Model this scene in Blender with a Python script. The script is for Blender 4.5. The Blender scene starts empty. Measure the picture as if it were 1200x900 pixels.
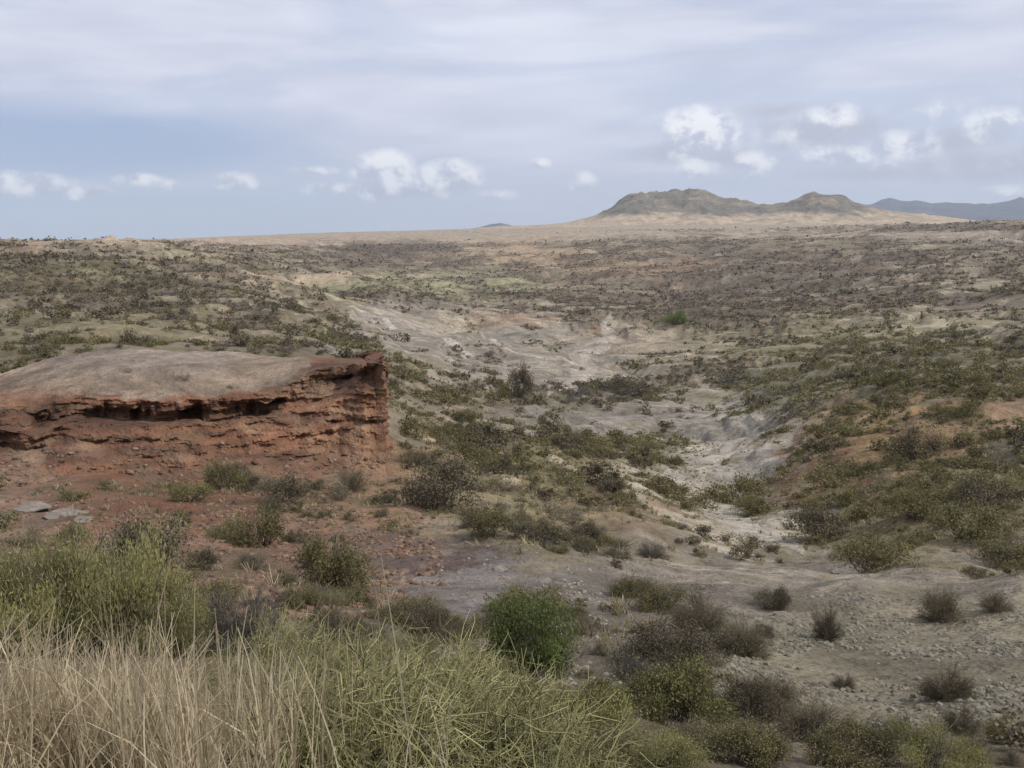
import bpy, math, random
import numpy as np
from mathutils import Matrix, Vector
R = math.radians
rng = np.random.default_rng(7)
random.seed(7)
scene = bpy.context.scene
COL = scene.collection

# ------------------------------------------------------------------ camera model
W, H, F = 1200.0, 900.0, 1150.0
PITCH, ROLL = 8.51, -1.05
CZ = 60.0
rot = (Matrix.Rotation(R(90 - PITCH), 4, 'X') @ Matrix.Rotation(R(ROLL), 4, 'Z'))
RM = np.array(rot.to_3x3())
cam = bpy.data.objects.new('camera', bpy.data.cameras.new('camera'))
COL.objects.link(cam)
cam.matrix_world = Matrix.Translation((0, 0, CZ)) @ rot
cam.data.sensor_width = 36
cam.data.lens = 36 * F / W
cam.data.clip_end = 120000
cam.data.clip_start = 0.05
scene.camera = cam

def ray(px, py):
    d = RM @ np.array([(px - W / 2) / F, -(py - H / 2) / F, -1.0])
    return d / math.hypot(d[0], d[1])          # horizontal length 1
def azt(px, py):
    d = ray(px, py)
    return math.atan2(d[0], d[1]), d[2]
def project(x, y, z):
    """world arrays (z relative to camera) -> image px, py"""
    p = np.stack([x, y, z], -1) @ RM
    zz = np.where(-p[..., 2] > 1e-3, -p[..., 2], 1e-3)
    px = W / 2 + F * p[..., 0] / zz
    py = H / 2 - F * p[..., 1] / zz
    bad = p[..., 2] > -1e-3
    return np.where(bad, -1e5, px), np.where(bad, 1e5, py)

# ------------------------------------------------------------------ noise
_perm = np.random.default_rng(3).permutation(512)
_perm = np.concatenate([_perm, _perm])
_g2 = np.random.default_rng(4).normal(size=(512, 2)); _g2 /= np.linalg.norm(_g2, axis=1)[:, None]
_g3 = np.random.default_rng(5).normal(size=(512, 3)); _g3 /= np.linalg.norm(_g3, axis=1)[:, None]
def noise2(x, y):
    xi = np.floor(x).astype(np.int64); yi = np.floor(y).astype(np.int64)
    xf = x - xi; yf = y - yi
    u = xf * xf * xf * (xf * (xf * 6 - 15) + 10); v = yf * yf * yf * (yf * (yf * 6 - 15) + 10)
    def g(ix, iy, fx, fy):
        h = _perm[(_perm[ix & 511] + iy) & 511]
        return _g2[h, 0] * fx + _g2[h, 1] * fy
    a = g(xi, yi, xf, yf); b = g(xi + 1, yi, xf - 1, yf)
    c = g(xi, yi + 1, xf, yf - 1); d = g(xi + 1, yi + 1, xf - 1, yf - 1)
    return 1.5 * ((a * (1 - u) + b * u) * (1 - v) + (c * (1 - u) + d * u) * v)
def noise3(x, y, z):
    xi = np.floor(x).astype(np.int64); yi = np.floor(y).astype(np.int64); zi = np.floor(z).astype(np.int64)
    xf = x - xi; yf = y - yi; zf = z - zi
    s = lambda t: t * t * t * (t * (t * 6 - 15) + 10)
    u, v, w = s(xf), s(yf), s(zf)
    r = 0
    for dz in (0, 1):
        for dy in (0, 1):
            for dx in (0, 1):
                h = _perm[(_perm[(_perm[(xi + dx) & 511] + yi + dy) & 511] + zi + dz) & 511]
                g = _g3[h]
                val = g[..., 0] * (xf - dx) + g[..., 1] * (yf - dy) + g[..., 2] * (zf - dz)
                r = r + val * (u if dx else 1 - u) * (v if dy else 1 - v) * (w if dz else 1 - w)
    return 1.5 * r
def sstep(a, b, x):
    t = np.clip((x - a) / (b - a), 0, 1)
    return t * t * (3 - 2 * t)
def lin(c):
    c = np.array(c, float) / 255
    return np.where(c < .04045, c / 12.92, ((c + .055) / 1.055) ** 2.4)

# ------------------------------------------------------------------ terrain control points: px, py, ground distance (m)
CP = [
 # near ground (below and at the lower frame edge)
 (-300, 990, 3), (0, 960, 3), (300, 950, 3), (600, 945, 3.2), (900, 945, 3.6), (1200, 945, 4.2), (1500, 945, 5),
 (0, 850, 5.5), (300, 850, 5.5), (600, 880, 6.5), (900, 905, 7.5), (1200, 905, 8.5),
 (-200, 775, 10), (0, 775, 10), (200, 775, 10), (400, 790, 10), (600, 810, 10), (800, 850, 10), (1000, 875, 10.5), (1400, 880, 11),
 (0, 715, 17), (200, 725, 15), (400, 730, 15), (600, 750, 14.5), (800, 790, 13), (1000, 800, 14.5), (1200, 800, 15), (1400, 800, 16),
 (-200, 690, 23), (0, 678, 24), (200, 690, 21), (400, 700, 20), (560, 700, 20), (700, 715, 19), (830, 745, 17), (1000, 735, 20), (1200, 735, 21),
 (0, 640, 33), (200, 650, 29), (350, 662, 27), (500, 660, 27), (620, 665, 26), (720, 682, 26), (850, 672, 28), (1000, 668, 29), (1200, 664, 31), (1450, 660, 33),
 (-200, 620, 44), (0, 604, 44), (200, 608, 41), (350, 615, 39), (500, 618, 38), (620, 632, 35), (720, 640, 37), (820, 668, 37), (1000, 690, 37), (1200, 690, 39),
 (0, 575, 56), (200, 575, 53), (350, 575, 52), (450, 570, 54), (550, 580, 54), (650, 592, 55), (760, 612, 55), (880, 650, 54), (940, 655, 52), (1020, 645, 52), (1120, 625, 54), (1200, 612, 55), (1400, 600, 56),
 (0, 550, 66), (200, 550, 64), (350, 550, 62), (440, 540, 63), (500, 535, 70), (580, 545, 74), (680, 560, 76), (770, 585, 78), (850, 600, 82), (910, 600, 80), (980, 588, 78), (1080, 560, 76), (1200, 540, 76), (1400, 525, 76),
 # under and behind the red outcrop
 (-200, 500, 84), (-100, 470, 84), (0, 480, 84), (120, 460, 84), (250, 455, 84), (350, 455, 82), (430, 480, 80), (470, 505, 84),
 (-200, 440, 110), (0, 430, 110), (100, 428, 108), (250, 425, 108), (350, 428, 110), (430, 448, 112), (480, 470, 112),
 (540, 500, 110), (640, 515, 115), (740, 548, 112), (800, 560, 118), (860, 548, 124), (920, 530, 120), (1000, 500, 118), (1100, 490, 112), (1200, 480, 110), (1400, 465, 110),
 (-200, 405, 150), (0, 400, 150), (100, 396, 150), (200, 400, 150), (300, 405, 160), (400, 420, 170), (480, 440, 175),
 (560, 470, 175), (650, 480, 180), (740, 500, 180), (800, 515, 180), (870, 500, 190), (940, 470, 190), (1020, 455, 180), (1120, 445, 175), (1200, 440, 175), (1400, 425, 175),
 (-200, 372, 230), (0, 368, 230), (120, 372, 230), (240, 382, 240), (360, 390, 260), (460, 412, 270), (560, 440, 270), (660, 455, 280), (740, 470, 270), (820, 468, 280), (900, 452, 290), (1000, 430, 290), (1100, 420, 280), (1200, 412, 270), (1400, 400, 260),
 (-200, 340, 330), (0, 340, 330), (120, 345, 330), (240, 355, 340), (340, 368, 370), (440, 392, 380), (540, 412, 400), (640, 428, 400), (720, 432, 400), (800, 430, 410), (900, 420, 410), (1000, 405, 420), (1100, 395, 420), (1200, 385, 420), (1400, 375, 420),
 (-200, 315, 450), (0, 316, 450), (140, 318, 450), (250, 332, 470), (340, 350, 520), (430, 368, 560), (540, 385, 580), (640, 396, 560), (720, 400, 560), (820, 398, 570), (920, 388, 600), (1020, 376, 600), (1120, 365, 600), (1200, 360, 600),
 (-200, 292, 600), (0, 292, 620), (120, 291, 620), (200, 300, 660), (280, 320, 740), (360, 338, 780), (460, 352, 800), (560, 362, 800), (660, 370, 780), (760, 372, 780), (860, 362, 800), (960, 350, 850), (1060, 342, 850), (1200, 332, 850), (1400, 325, 850),
 (-200, 303, 900), (0, 300, 900), (120, 300, 900), (220, 305, 1000), (320, 320, 1080), (440, 334, 1150), (560, 342, 1150), (680, 345, 1150), (800, 338, 1200), (920, 328, 1200), (1040, 320, 1200), (1200, 310, 1200), (1400, 305, 1200),
 (0, 297, 1600), (150, 293, 1600), (280, 300, 1600), (400, 310, 1700), (520, 318, 1700), (640, 318, 1700), (760, 310, 1700), (900, 302, 1700), (1050, 295, 1700), (1200, 286, 1700), (1400, 280, 1700),
 (0, 292, 2500), (150, 288, 2500), (280, 289, 2500), (400, 290, 2500), (520, 294, 2500), (640, 290, 2500), (760, 284, 2500), (900, 280, 2500), (1050, 272, 2500), (1200, 265, 2500), (1400, 262, 2500),
 (0, 289.5, 4000), (150, 284, 4000), (280, 279.5, 4000), (400, 276, 4000), (520, 275, 4000), (640, 272, 4000), (760, 271, 4000), (900, 269, 4000), (1050, 266.5, 4000), (1200, 263, 4000),
 (-200, 290, 7000), (0, 287.5, 7000), (150, 282, 7000), (280, 277, 7000), (400, 272.5, 7000), (520, 269.5, 7000), (640, 265, 7000), (760, 262, 7000), (900, 261, 7000), (1050, 263.5, 7000), (1200, 262, 7000), (1400, 262, 7000),
 (-200, 292, 14000), (0, 288.5, 14000), (300, 279, 14000), (600, 268, 14000), (900, 265, 14000), (1200, 264, 14000), (1400, 262, 14000),
 (-200, 292.5, 30000), (0, 289, 30000), (300, 283, 30000), (600, 275, 30000), (900, 271, 30000), (1200, 266, 30000), (1400, 262, 30000),
]
AS = 6.0
def feat(az, L):
    return np.stack([np.asarray(az) * AS, np.asarray(L)], -1)
cpA = []; cpT = []
for px, py, D in CP:
    a, t = azt(px, py); cpA.append((a * AS, math.log(D))); cpT.append(t * D ** 0.0)
cpA = np.array(cpA); cpT = np.array(cpT)
EPS = 0.12
def phi(r2): return np.sqrt(r2 + EPS * EPS)
Kc = phi(((cpA[:, None] - cpA[None]) ** 2).sum(-1))
P = np.concatenate([np.ones((len(cpA), 1)), cpA], 1)
A = np.block([[Kc, P], [P.T, np.zeros((3, 3))]]); A[:len(cpA), :len(cpA)] += np.eye(len(cpA)) * -0.03
sol = np.linalg.solve(A, np.concatenate([cpT, np.zeros(3)]))
def tfun(az, L):
    f = feat(az, L).reshape(-1, 2)
    out = np.empty(len(f))
    for i in range(0, len(f), 20000):
        g = f[i:i + 20000]
        d2 = ((g[:, None] - cpA[None]) ** 2).sum(-1)
        out[i:i + 20000] = phi(d2) @ sol[:-3] + sol[-3] + g @ sol[-2:]
    return out.reshape(np.shape(az))

AZM = R(36)
azs = np.concatenate([np.arange(-180, -36, 4.0), np.arange(-36, 36.001, 0.075), np.arange(40, 180.1, 4.0)])
azs = np.radians(azs); NA = len(azs)
L0, L1, NL = math.log(.04), math.log(30000), 1190
Ls = np.linspace(L0, L1, NL)
# evaluate the smooth part on a coarse grid, then interpolate
ca = np.radians(np.linspace(-40, 40, 130)); cl = np.linspace(math.log(3.0), L1, 220)
CT = tfun(*np.meshgrid(ca, cl, indexing='ij'))
def bil(T, ga, gl, a, l):
    fa = np.clip((a - ga[0]) / (ga[1] - ga[0]), 0, len(ga) - 1.001); fl = np.clip((l - gl[0]) / (gl[1] - gl[0]), 0, len(gl) - 1.001)
    i = fa.astype(int); j = fl.astype(int); u = fa - i; v = fl - j
    return (T[i, j] * (1 - u) + T[i + 1, j] * u) * (1 - v) + (T[i, j + 1] * (1 - u) + T[i + 1, j + 1] * u) * v
AZ, LL = np.meshgrid(azs, Ls, indexing='ij')
D = np.exp(LL)
X = np.sin(AZ) * D; Y = np.cos(AZ) * D
T = bil(CT, ca, cl, AZ, np.maximum(LL, cl[0]))
Z = T * D
nearw = sstep(1.0, 3.2, D)
Z = -1.65 * (1 - nearw) + np.where(D < 3, (T * 3), Z) * nearw
backw = sstep(R(38), R(85), np.abs(AZ))
Z = Z * (1 - backw) + (-1.7 - 0.003 * np.minimum(D, 3000)) * backw
# relief: octaves of gullied noise, each only where it is small against the distance
def relief(X, Y, D, dens=0.0011):
    out = np.zeros_like(X)
    k = 0
    wx = X + 0.12 * D * 0; wy = Y
    for lam in (900, 420, 200, 96, 46, 22, 10.5, 5, 2.4, 1.1, .5):
        gate = sstep(.55, .20, lam / D) * sstep(2.2, 5, lam / (D * dens * 2 + 1e-9))
        gate = gate * np.where(lam > 250, .5, 1)
        if gate.max() <= 0: continue
        m = gate > 0
        x = X[m] / lam + 13.7 * k; y = Y[m] / lam + 7.1 * k
        w = noise2(x * .6 + 5, y * .6)
        n = noise2(x + w * .6, y + w * .4)
        v = np.where(lam > 15, 0.55 * (1 - 2.4 * np.abs(n)) + .45 * n, n)
        amp = (0.030 if lam > 250 else .058 if lam > 15 else .055) * lam
        tmp = np.zeros_like(X); tmp[m] = v * amp
        out += tmp * gate
        k += 1
    return out
REL = relief(X, Y, D)
REL *= (1 - .85 * sstep(2600, 4500, D)) * (0.5 + .5 * sstep(12, 40, D))
# keep the ground calm under the outcrop
px_, py_ = project(X, Y, Z)
calm = (sstep(560, 480, px_) * sstep(-500, -350, px_) * sstep(42, 50, D) * sstep(125, 105, D))
REL *= 1 - .8 * calm
Z = Z + REL
# eroded terraces: banks that follow the contours of the valley sides
def terrace(Z, h, gate, k):
    q = Z / h + .9 * noise2(X / (h * 26) + k, Y / (h * 26)) + .35 * noise2(X / (h * 7) + k, Y / (h * 7))
    f = q - np.floor(q)
    return Z + gate * h * (sstep(.50, .92, f) - f) * sstep(-.35, .25, noise2(X / (h * 40) + 9 + k, Y / (h * 40)))
Z = terrace(Z, 5.0, .85 * sstep(170, 300, D) * sstep(2600, 1600, D) * (1 - backw), 3)
Z = terrace(Z, 1.9, .75 * sstep(55, 90, D) * sstep(700, 350, D) * (1 - calm) * (1 - backw), 21)
def hgt(x, y):
    """terrain height (relative to camera) at world x, y arrays"""
    x = np.asarray(x, float); y = np.asarray(y, float)
    a = np.arctan2(x, y); l = np.log(np.maximum(np.hypot(x, y), .04))
    i0 = np.searchsorted(azs, R(-36)) ; ga = azs[i0:i0 + 961]
    return bil(Z[i0:i0 + 961], ga, Ls, np.clip(a, ga[0], ga[-1]), np.clip(l, L0, L1))
def hit(px, py):
    d = ray(px, py)
    Ds = np.exp(np.linspace(math.log(2.0), math.log(20000), 4000))
    z = hgt(d[0] * Ds, d[1] * Ds)
    k = np.argmax(d[2] * Ds < z)
    if not (d[2] * Ds < z).any(): return None
    return np.array([d[0] * Ds[k], d[1] * Ds[k], z[k]])
# visibility of a terrain position: running maximum of slope along each azimuth
i0 = int(np.searchsorted(azs, R(-36)))
TZ = (Z / D)[i0:i0 + 961]
RUN = np.maximum.accumulate(TZ, axis=1)
def seen(x, y, ztop):
    a = np.arctan2(x, y); d = np.hypot(x, y)
    i = np.clip(np.round((a - azs[i0]) / R(.075)).astype(int), 0, 960)
    j = np.clip(((np.log(d) - L0) / (Ls[1] - Ls[0])).astype(int) - 2, 0, NL - 1)
    return ztop / d > RUN[i, j]

# ------------------------------------------------------------------ helpers
def mesh_np(name, verts, faces, mat=None, cols=None, smooth=False, tint=None, parent=None, loc=None):
    """faces: (n,3) or (n,4) int array"""
    me = bpy.data.meshes.new(name)
    verts = np.asarray(verts, np.float32); faces = np.asarray(faces, np.int32)
    n, k = faces.shape
    me.vertices.add(len(verts)); me.vertices.foreach_set('co', verts.ravel())
    me.loops.add(n * k); me.loops.foreach_set('vertex_index', faces.ravel())
    me.polygons.add(n); me.polygons.foreach_set('loop_start', np.arange(0, n * k, k, dtype=np.int32))
    me.polygons.foreach_set('loop_total', np.full(n, k, np.int32))
    me.polygons.foreach_set('use_smooth', np.full(n, smooth, bool))
    me.update(calc_edges=True)
    if cols is not None:
        a = me.attributes.new('Col', 'FLOAT_COLOR', 'POINT')
        c = np.ones((len(verts), 4), np.float32); c[:, :3] = cols
        a.data.foreach_set('color', c.ravel())
    if tint is not None:
        a = me.attributes.new('tint', 'FLOAT', 'POINT'); a.data.foreach_set('value', np.asarray(tint, np.float32))
    if mat: me.materials.append(mat)
    if name is None: return me
    o = bpy.data.objects.new(name, me); COL.objects.link(o)
    if parent is not None: o.parent = parent
    if loc is not None: o.location = loc
    return o
def tag(o, label=None, cat=None, group=None, kind=None):
    if label: o['label'] = label
    if cat: o['category'] = cat
    if group: o['group'] = group
    if kind: o['kind'] = kind
    return o
def empty(name, loc, rz=0, s=1.0):
    o = bpy.data.objects.new(name, None); COL.objects.link(o)
    o.location = loc; o.rotation_euler = (0, 0, rz); o.scale = (s, s, s) if np.isscalar(s) else s
    o.empty_display_size = .2
    return o
def grid_faces(n, m, wrap=False):
    i = np.arange(n if wrap else n - 1)[:, None]; j = np.arange(m - 1)[None]
    i2 = (i + 1) % n
    return np.stack([i * m + j, i2 * m + j, i2 * m + j + 1, i * m + j + 1], -1).reshape(-1, 4)

# ------------------------------------------------------------------ materials
class NT:
    def __init__(s, mat):
        mat.use_nodes = True; s.t = mat.node_tree; s.t.nodes.clear()
    def n(s, typ, ins=None, **kw):
        nd = s.t.nodes.new(typ)
        for k, v in kw.items(): setattr(nd, k, v)
        for k, v in (ins or {}).items():
            if hasattr(v, 'is_output') or isinstance(v, bpy.types.NodeSocket): s.t.links.new(v, nd.inputs[k])
            else: nd.inputs[k].default_value = v
        return nd
    def math(s, op, a, b=0.0, c=0.0, clamp=False):
        return s.n('ShaderNodeMath', {0: a, 1: b, 2: c}, operation=op, use_clamp=clamp).outputs[0]
    def ramp(s, v, a, b, c=0.0, d=1.0, smooth=True):
        nd = s.n('ShaderNodeMapRange', {'Value': v, 'From Min': a, 'From Max': b, 'To Min': c, 'To Max': d})
        if smooth: nd.interpolation_type = 'SMOOTHSTEP'
        return nd.outputs[0]
    def mix(s, f, a, b, mode='MIX'):
        nd = s.n('ShaderNodeMix', data_type='RGBA', blend_type=mode)
        for k, v in ((0, f), (6, a), (7, b)):
            if isinstance(v, bpy.types.NodeSocket): s.t.links.new(v, nd.inputs[k])
            else: nd.inputs[k].default_value = v if k == 0 else (*v, 1) if len(v) == 3 else v
        return nd.outputs[2]
    def noise(s, vec, scale, detail=4, rough=.55, dist=0.0):
        return s.n('ShaderNodeTexNoise', {'Vector': vec, 'Scale': scale, 'Detail': detail, 'Roughness': rough, 'Distortion': dist}).outputs[0]

def ground_material(name, red=False):
    m = bpy.data.materials.new(name); t = NT(m)
    pos = t.n('ShaderNodeNewGeometry').outputs['Position']
    col = t.n('ShaderNodeAttribute', attribute_name='Col').outputs['Color']
    n1 = t.noise(pos, 6.0, 5, .7); n2 = t.noise(pos, .55, 6, .65); n3 = t.noise(pos, .035, 6, .65, .4)
    vor = t.n('ShaderNodeTexVoronoi', {'Vector': pos, 'Scale': 9.0, 'Randomness': 1.0})
    vor2 = t.n('ShaderNodeTexVoronoi', {'Vector': pos, 'Scale': 2.2, 'Randomness': 1.0})
    f = t.math('MULTIPLY', t.ramp(n1, .3, .7, .86, 1.14), t.ramp(n2, .3, .7, .80, 1.2))
    f = t.math('MULTIPLY', f, t.ramp(n3, .32, .68, .74, 1.22))
    f = t.math('MULTIPLY', f, t.ramp(vor.outputs['Distance'], 0, .5, 1.10, .92))
    fc = t.n('ShaderNodeCombineColor', {0: f, 1: f, 2: f}).outputs[0]
    c = t.mix(1.0, col, fc, 'MULTIPLY')
    n5 = t.noise(pos, .13, 9, .72, .8)
    f5 = t.ramp(n5, .34, .66, .70, 1.28)
    c = t.mix(1.0, c, t.n('ShaderNodeCombineColor', {0: f5, 1: f5, 2: t.math('MULTIPLY', f5, 1.0)}).outputs[0], 'MULTIPLY')
    spot = t.n('ShaderNodeTexVoronoi', {'Vector': pos, 'Scale': .8, 'Randomness': 1.0}); n6 = t.noise(pos, .09, 4, .6)
    sp = t.math('MULTIPLY', t.ramp(t.math('ADD', spot.outputs['Distance'], t.math('MULTIPLY', t.math('SUBTRACT', n1, .5), .5)), .34, .22), t.ramp(n6, .42, .58))
    if not red: c = t.mix(t.math('MULTIPLY', sp, .6), c, (.075, .068, .040))
    # darker and paler pebbles of their own colour
    peb = t.ramp(t.n('ShaderNodeSeparateColor', {0: vor.outputs['Color']}).outputs[0], .78, .86)
    c = t.mix(t.math('MULTIPLY', peb, .35), c, (.10, .085, .07))
    # low dry plants: patchy olive and straw stain on the ground
    n4 = t.noise(pos, .16, 7, .7, .6)
    c = t.mix(t.ramp(n4, .53, .66, 0, .42), c, (.115, .100, .055) if not red else (.16, .12, .08))
    hgt_ = t.math('ADD', t.math('MULTIPLY', n1, .06), t.math('MULTIPLY', n2, .55))
    hgt_ = t.math('ADD', hgt_, t.math('MULTIPLY', vor.outputs['Distance'], -.06))
    hgt_ = t.math('ADD', hgt_, t.math('MULTIPLY', vor2.outputs['Distance'], -.10))
    hgt_ = t.math('ADD', hgt_, t.math('MULTIPLY', n3, 4.0))
    b = t.n('ShaderNodeBump', {'Height': hgt_, 'Strength': .8, 'Distance': 1.0}).outputs[0]
    p = t.n('ShaderNodeBsdfPrincipled', {'Base Color': c, 'Roughness': .95, 'Normal': b, 'Specular IOR Level': .15})
    t.n('ShaderNodeOutputMaterial', {0: p.outputs[0]})
    return m

def leaf_material(name, c1, c2, trans=.25, rough=.75):
    m = bpy.data.materials.new(name); t = NT(m)
    tint = t.n('ShaderNodeAttribute', attribute_name='tint').outputs['Fac']
    rnd = t.n('ShaderNodeObjectInfo').outputs['Random']
    c = t.mix(tint, c1, c2)
    f = t.ramp(rnd, 0, 1, .78, 1.2, False)
    c = t.mix(1.0, c, t.n('ShaderNodeCombineColor', {0: f, 1: f, 2: f}).outputs[0], 'MULTIPLY')
    p = t.n('ShaderNodeBsdfPrincipled', {'Base Color': c, 'Roughness': rough, 'Specular IOR Level': .2})
    tr = t.n('ShaderNodeBsdfTranslucent', {0: c})
    mx = t.n('ShaderNodeMixShader', {0: trans, 1: p.outputs[0], 2: tr.outputs[0]})
    t.n('ShaderNodeOutputMaterial', {0: mx.outputs[0]})
    return m
def rock_material(name, c1, c2):
    m = bpy.data.materials.new(name); t = NT(m)
    pos = t.n('ShaderNodeNewGeometry').outputs['Position']
    rnd = t.n('ShaderNodeObjectInfo').outputs['Random']
    n = t.noise(pos, 3.5, 6, .7); n2 = t.noise(pos, 20, 4, .6)
    tint = t.n('ShaderNodeAttribute', attribute_name='tint').outputs['Fac']
    c = t.mix(t.ramp(t.math('ADD', t.math('MULTIPLY', n, .6), t.math('MULTIPLY', tint, .5)), .25, .8), c1, c2)
    b = t.n('ShaderNodeBump', {'Height': t.math('ADD', n, t.math('MULTIPLY', n2, .3)), 'Strength': .6, 'Distance': .08}).outputs[0]
    p = t.n('ShaderNodeBsdfPrincipled', {'Base Color': c, 'Roughness': .92, 'Normal': b, 'Specular IOR Level': .2})
    t.n('ShaderNodeOutputMaterial', {0: p.outputs[0]})
    return m

M = {}
M['ground'] = ground_material('dry_earth')
M['olive'] = leaf_material('olive_leaves', (.088, .082, .038), (.27, .235, .11))
M['olive2'] = leaf_material('yellowish_olive_leaves', (.085, .085, .032), (.30, .285, .11), .3)
M['dark'] = leaf_material('dark_scrub', (.066, .056, .037), (.19, .158, .100), .15)
M['brown'] = leaf_material('leafless_twigs', (.090, .074, .046), (.215, .178, .120), .08)
M['grey'] = leaf_material('grey_twigs', (.085, .075, .065), (.17, .155, .135), .08)
M['green'] = leaf_material('fresh_leaves', (.055, .080, .024), (.20, .235, .080), .35)
M['lime'] = leaf_material('yellow_green_leaves', (.14, .14, .055), (.46, .43, .19), .35)
M['straw'] = leaf_material('dry_straw', (.30, .235, .14), (.68, .58, .40), .3)
M['wiry'] = leaf_material('wiry_green_stems', (.085, .084, .034), (.38, .355, .17), .2)
M['wood'] = leaf_material('twig_bark', (.06, .048, .038), (.13, .105, .085), 0)
M['redrock'] = rock_material('red_stone', (.10, .062, .042), (.23, .15, .10))
M['greyrock'] = rock_material('grey_stone', (.13, .11, .09), (.30, .265, .225))
M['tanrock'] = rock_material('tan_stone', (.11, .078, .055), (.23, .175, .13))
M['clod'] = rock_material('clay_clods', (.12, .106, .080), (.23, .208, .158))

# ------------------------------------------------------------------ ground colours (patches of earth colour at their places, far-valley sunlight painted in)
ALB = .95       # displayed value -> base colour
PATCH = [ (478, 548, 34, 24, (130, 98, 76), 2.0), (430, 575, 60, 18, (136, 106, 80), 1.6), (690, 502, 120, 18, (144, 136, 126), 1.5), (600, 560, 120, 34, (128, 118, 88), 1.5), (680, 600, 90, 24, (124, 112, 86), 1.2), (560, 392, 130, 26, (146, 138, 128), 1.4), (655, 440, 120, 24, (146, 138, 128), 1.4), (820, 535, 60, 40, (152, 145, 134), 1.5), (420, 279, 240, 6, (174, 156, 134), 2.5), (620, 300, 120, 8, (168, 146, 118), 1.2), # px, py, rx, ry, sRGB colour, weight; last on this line paints sunlight on the far valley
 (600, 268, 900, 9, (170, 154, 134), 1.6), (250, 283, 200, 6, (176, 154, 134), 2), (600, 292, 60, 9, (176, 150, 122), 1.3),
 (1130, 276, 90, 7, (138, 126, 118), 1.5), (100, 320, 170, 28, (112, 103, 90), 1.2), (200, 297, 60, 10, (158, 148, 122), 1.2),
 (355, 326, 55, 7, (186, 165, 138), 2), (290, 300, 60, 8, (150, 135, 112), 1), (460, 290, 110, 12, (122, 112, 100), 1),
 (740, 318, 85, 14, (158, 130, 104), 1.5), (500, 336, 130, 10, (152, 148, 114), 1.4), (860, 320, 160, 25, (112, 100, 88), 1),
 (480, 375, 70, 20, (140, 131, 122), 1.6), (600, 374, 45, 8, (150, 118, 92), 2), (735, 402, 85, 16, (160, 146, 128), 2.2),
 (650, 440, 90, 20, (142, 132, 120), 1.6), (560, 400, 80, 18, (142, 133, 120), 1.2), (80, 385, 120, 14, (136, 127, 98), 1.4), (330, 385, 80, 18, (130, 118, 98), 1),
 (950, 395, 180, 22, (128, 120, 94), 1.2), (1130, 380, 90, 10, (148, 138, 112), 1.4), (1000, 350, 220, 20, (116, 106, 92), 1),
 (560, 480, 100, 25, (128, 116, 100), 1), (700, 490, 90, 25, (126, 118, 108), 1.2), (860, 510, 60, 40, (152, 144, 132), 2.2), (780, 560, 40, 40, (146, 136, 122), 1.5),
 (860, 615, 70, 30, (164, 154, 136), 2), (560, 485, 30, 8, (176, 156, 132), 1.5), (520, 560, 50, 40, (128, 112, 88), 1), (640, 570, 90, 50, (118, 108, 82), 1.2), (740, 600, 60, 25, (128, 102, 82), 1),
 (1060, 510, 90, 40, (146, 118, 84), 2), (980, 560, 60, 25, (128, 92, 68), 1.5), (1160, 480, 60, 30, (128, 104, 82), 1.2), (1100, 600, 150, 50, (116, 106, 78), 1.4), (950, 450, 120, 25, (116, 112, 86), 1.2), (1000, 430, 90, 14, (138, 128, 108), 1.0),
 (150, 585, 150, 42, (126, 84, 63), 3.0), (330, 590, 160, 36, (120, 94, 74), 1.8), (40, 590, 70, 40, (136, 118, 102), 1.8), (400, 600, 80, 20, (134, 106, 80), 1), (480, 645, 80, 16, (96, 78, 72), 2), (250, 650, 160, 40, (112, 88, 74), 1.6), (50, 620, 70, 20, (128, 106, 90), 1.5),
 (560, 700, 90, 32, (126, 117, 114), 2), (700, 700, 60, 40, (122, 114, 104), 1.4), (900, 680, 150, 20, (136, 126, 114), 2), (1100, 672, 180, 14, (134, 124, 112), 2), (1050, 770, 190, 90, (124, 116, 98), 2.5), (760, 760, 90, 60, (116, 106, 92), 1.5),
 (600, 880, 700, 60, (104, 92, 76), 1.2), (150, 800, 300, 90, (106, 90, 74), 1.5), (870, 840, 100, 50, (112, 102, 86), 1.5),
]
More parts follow.
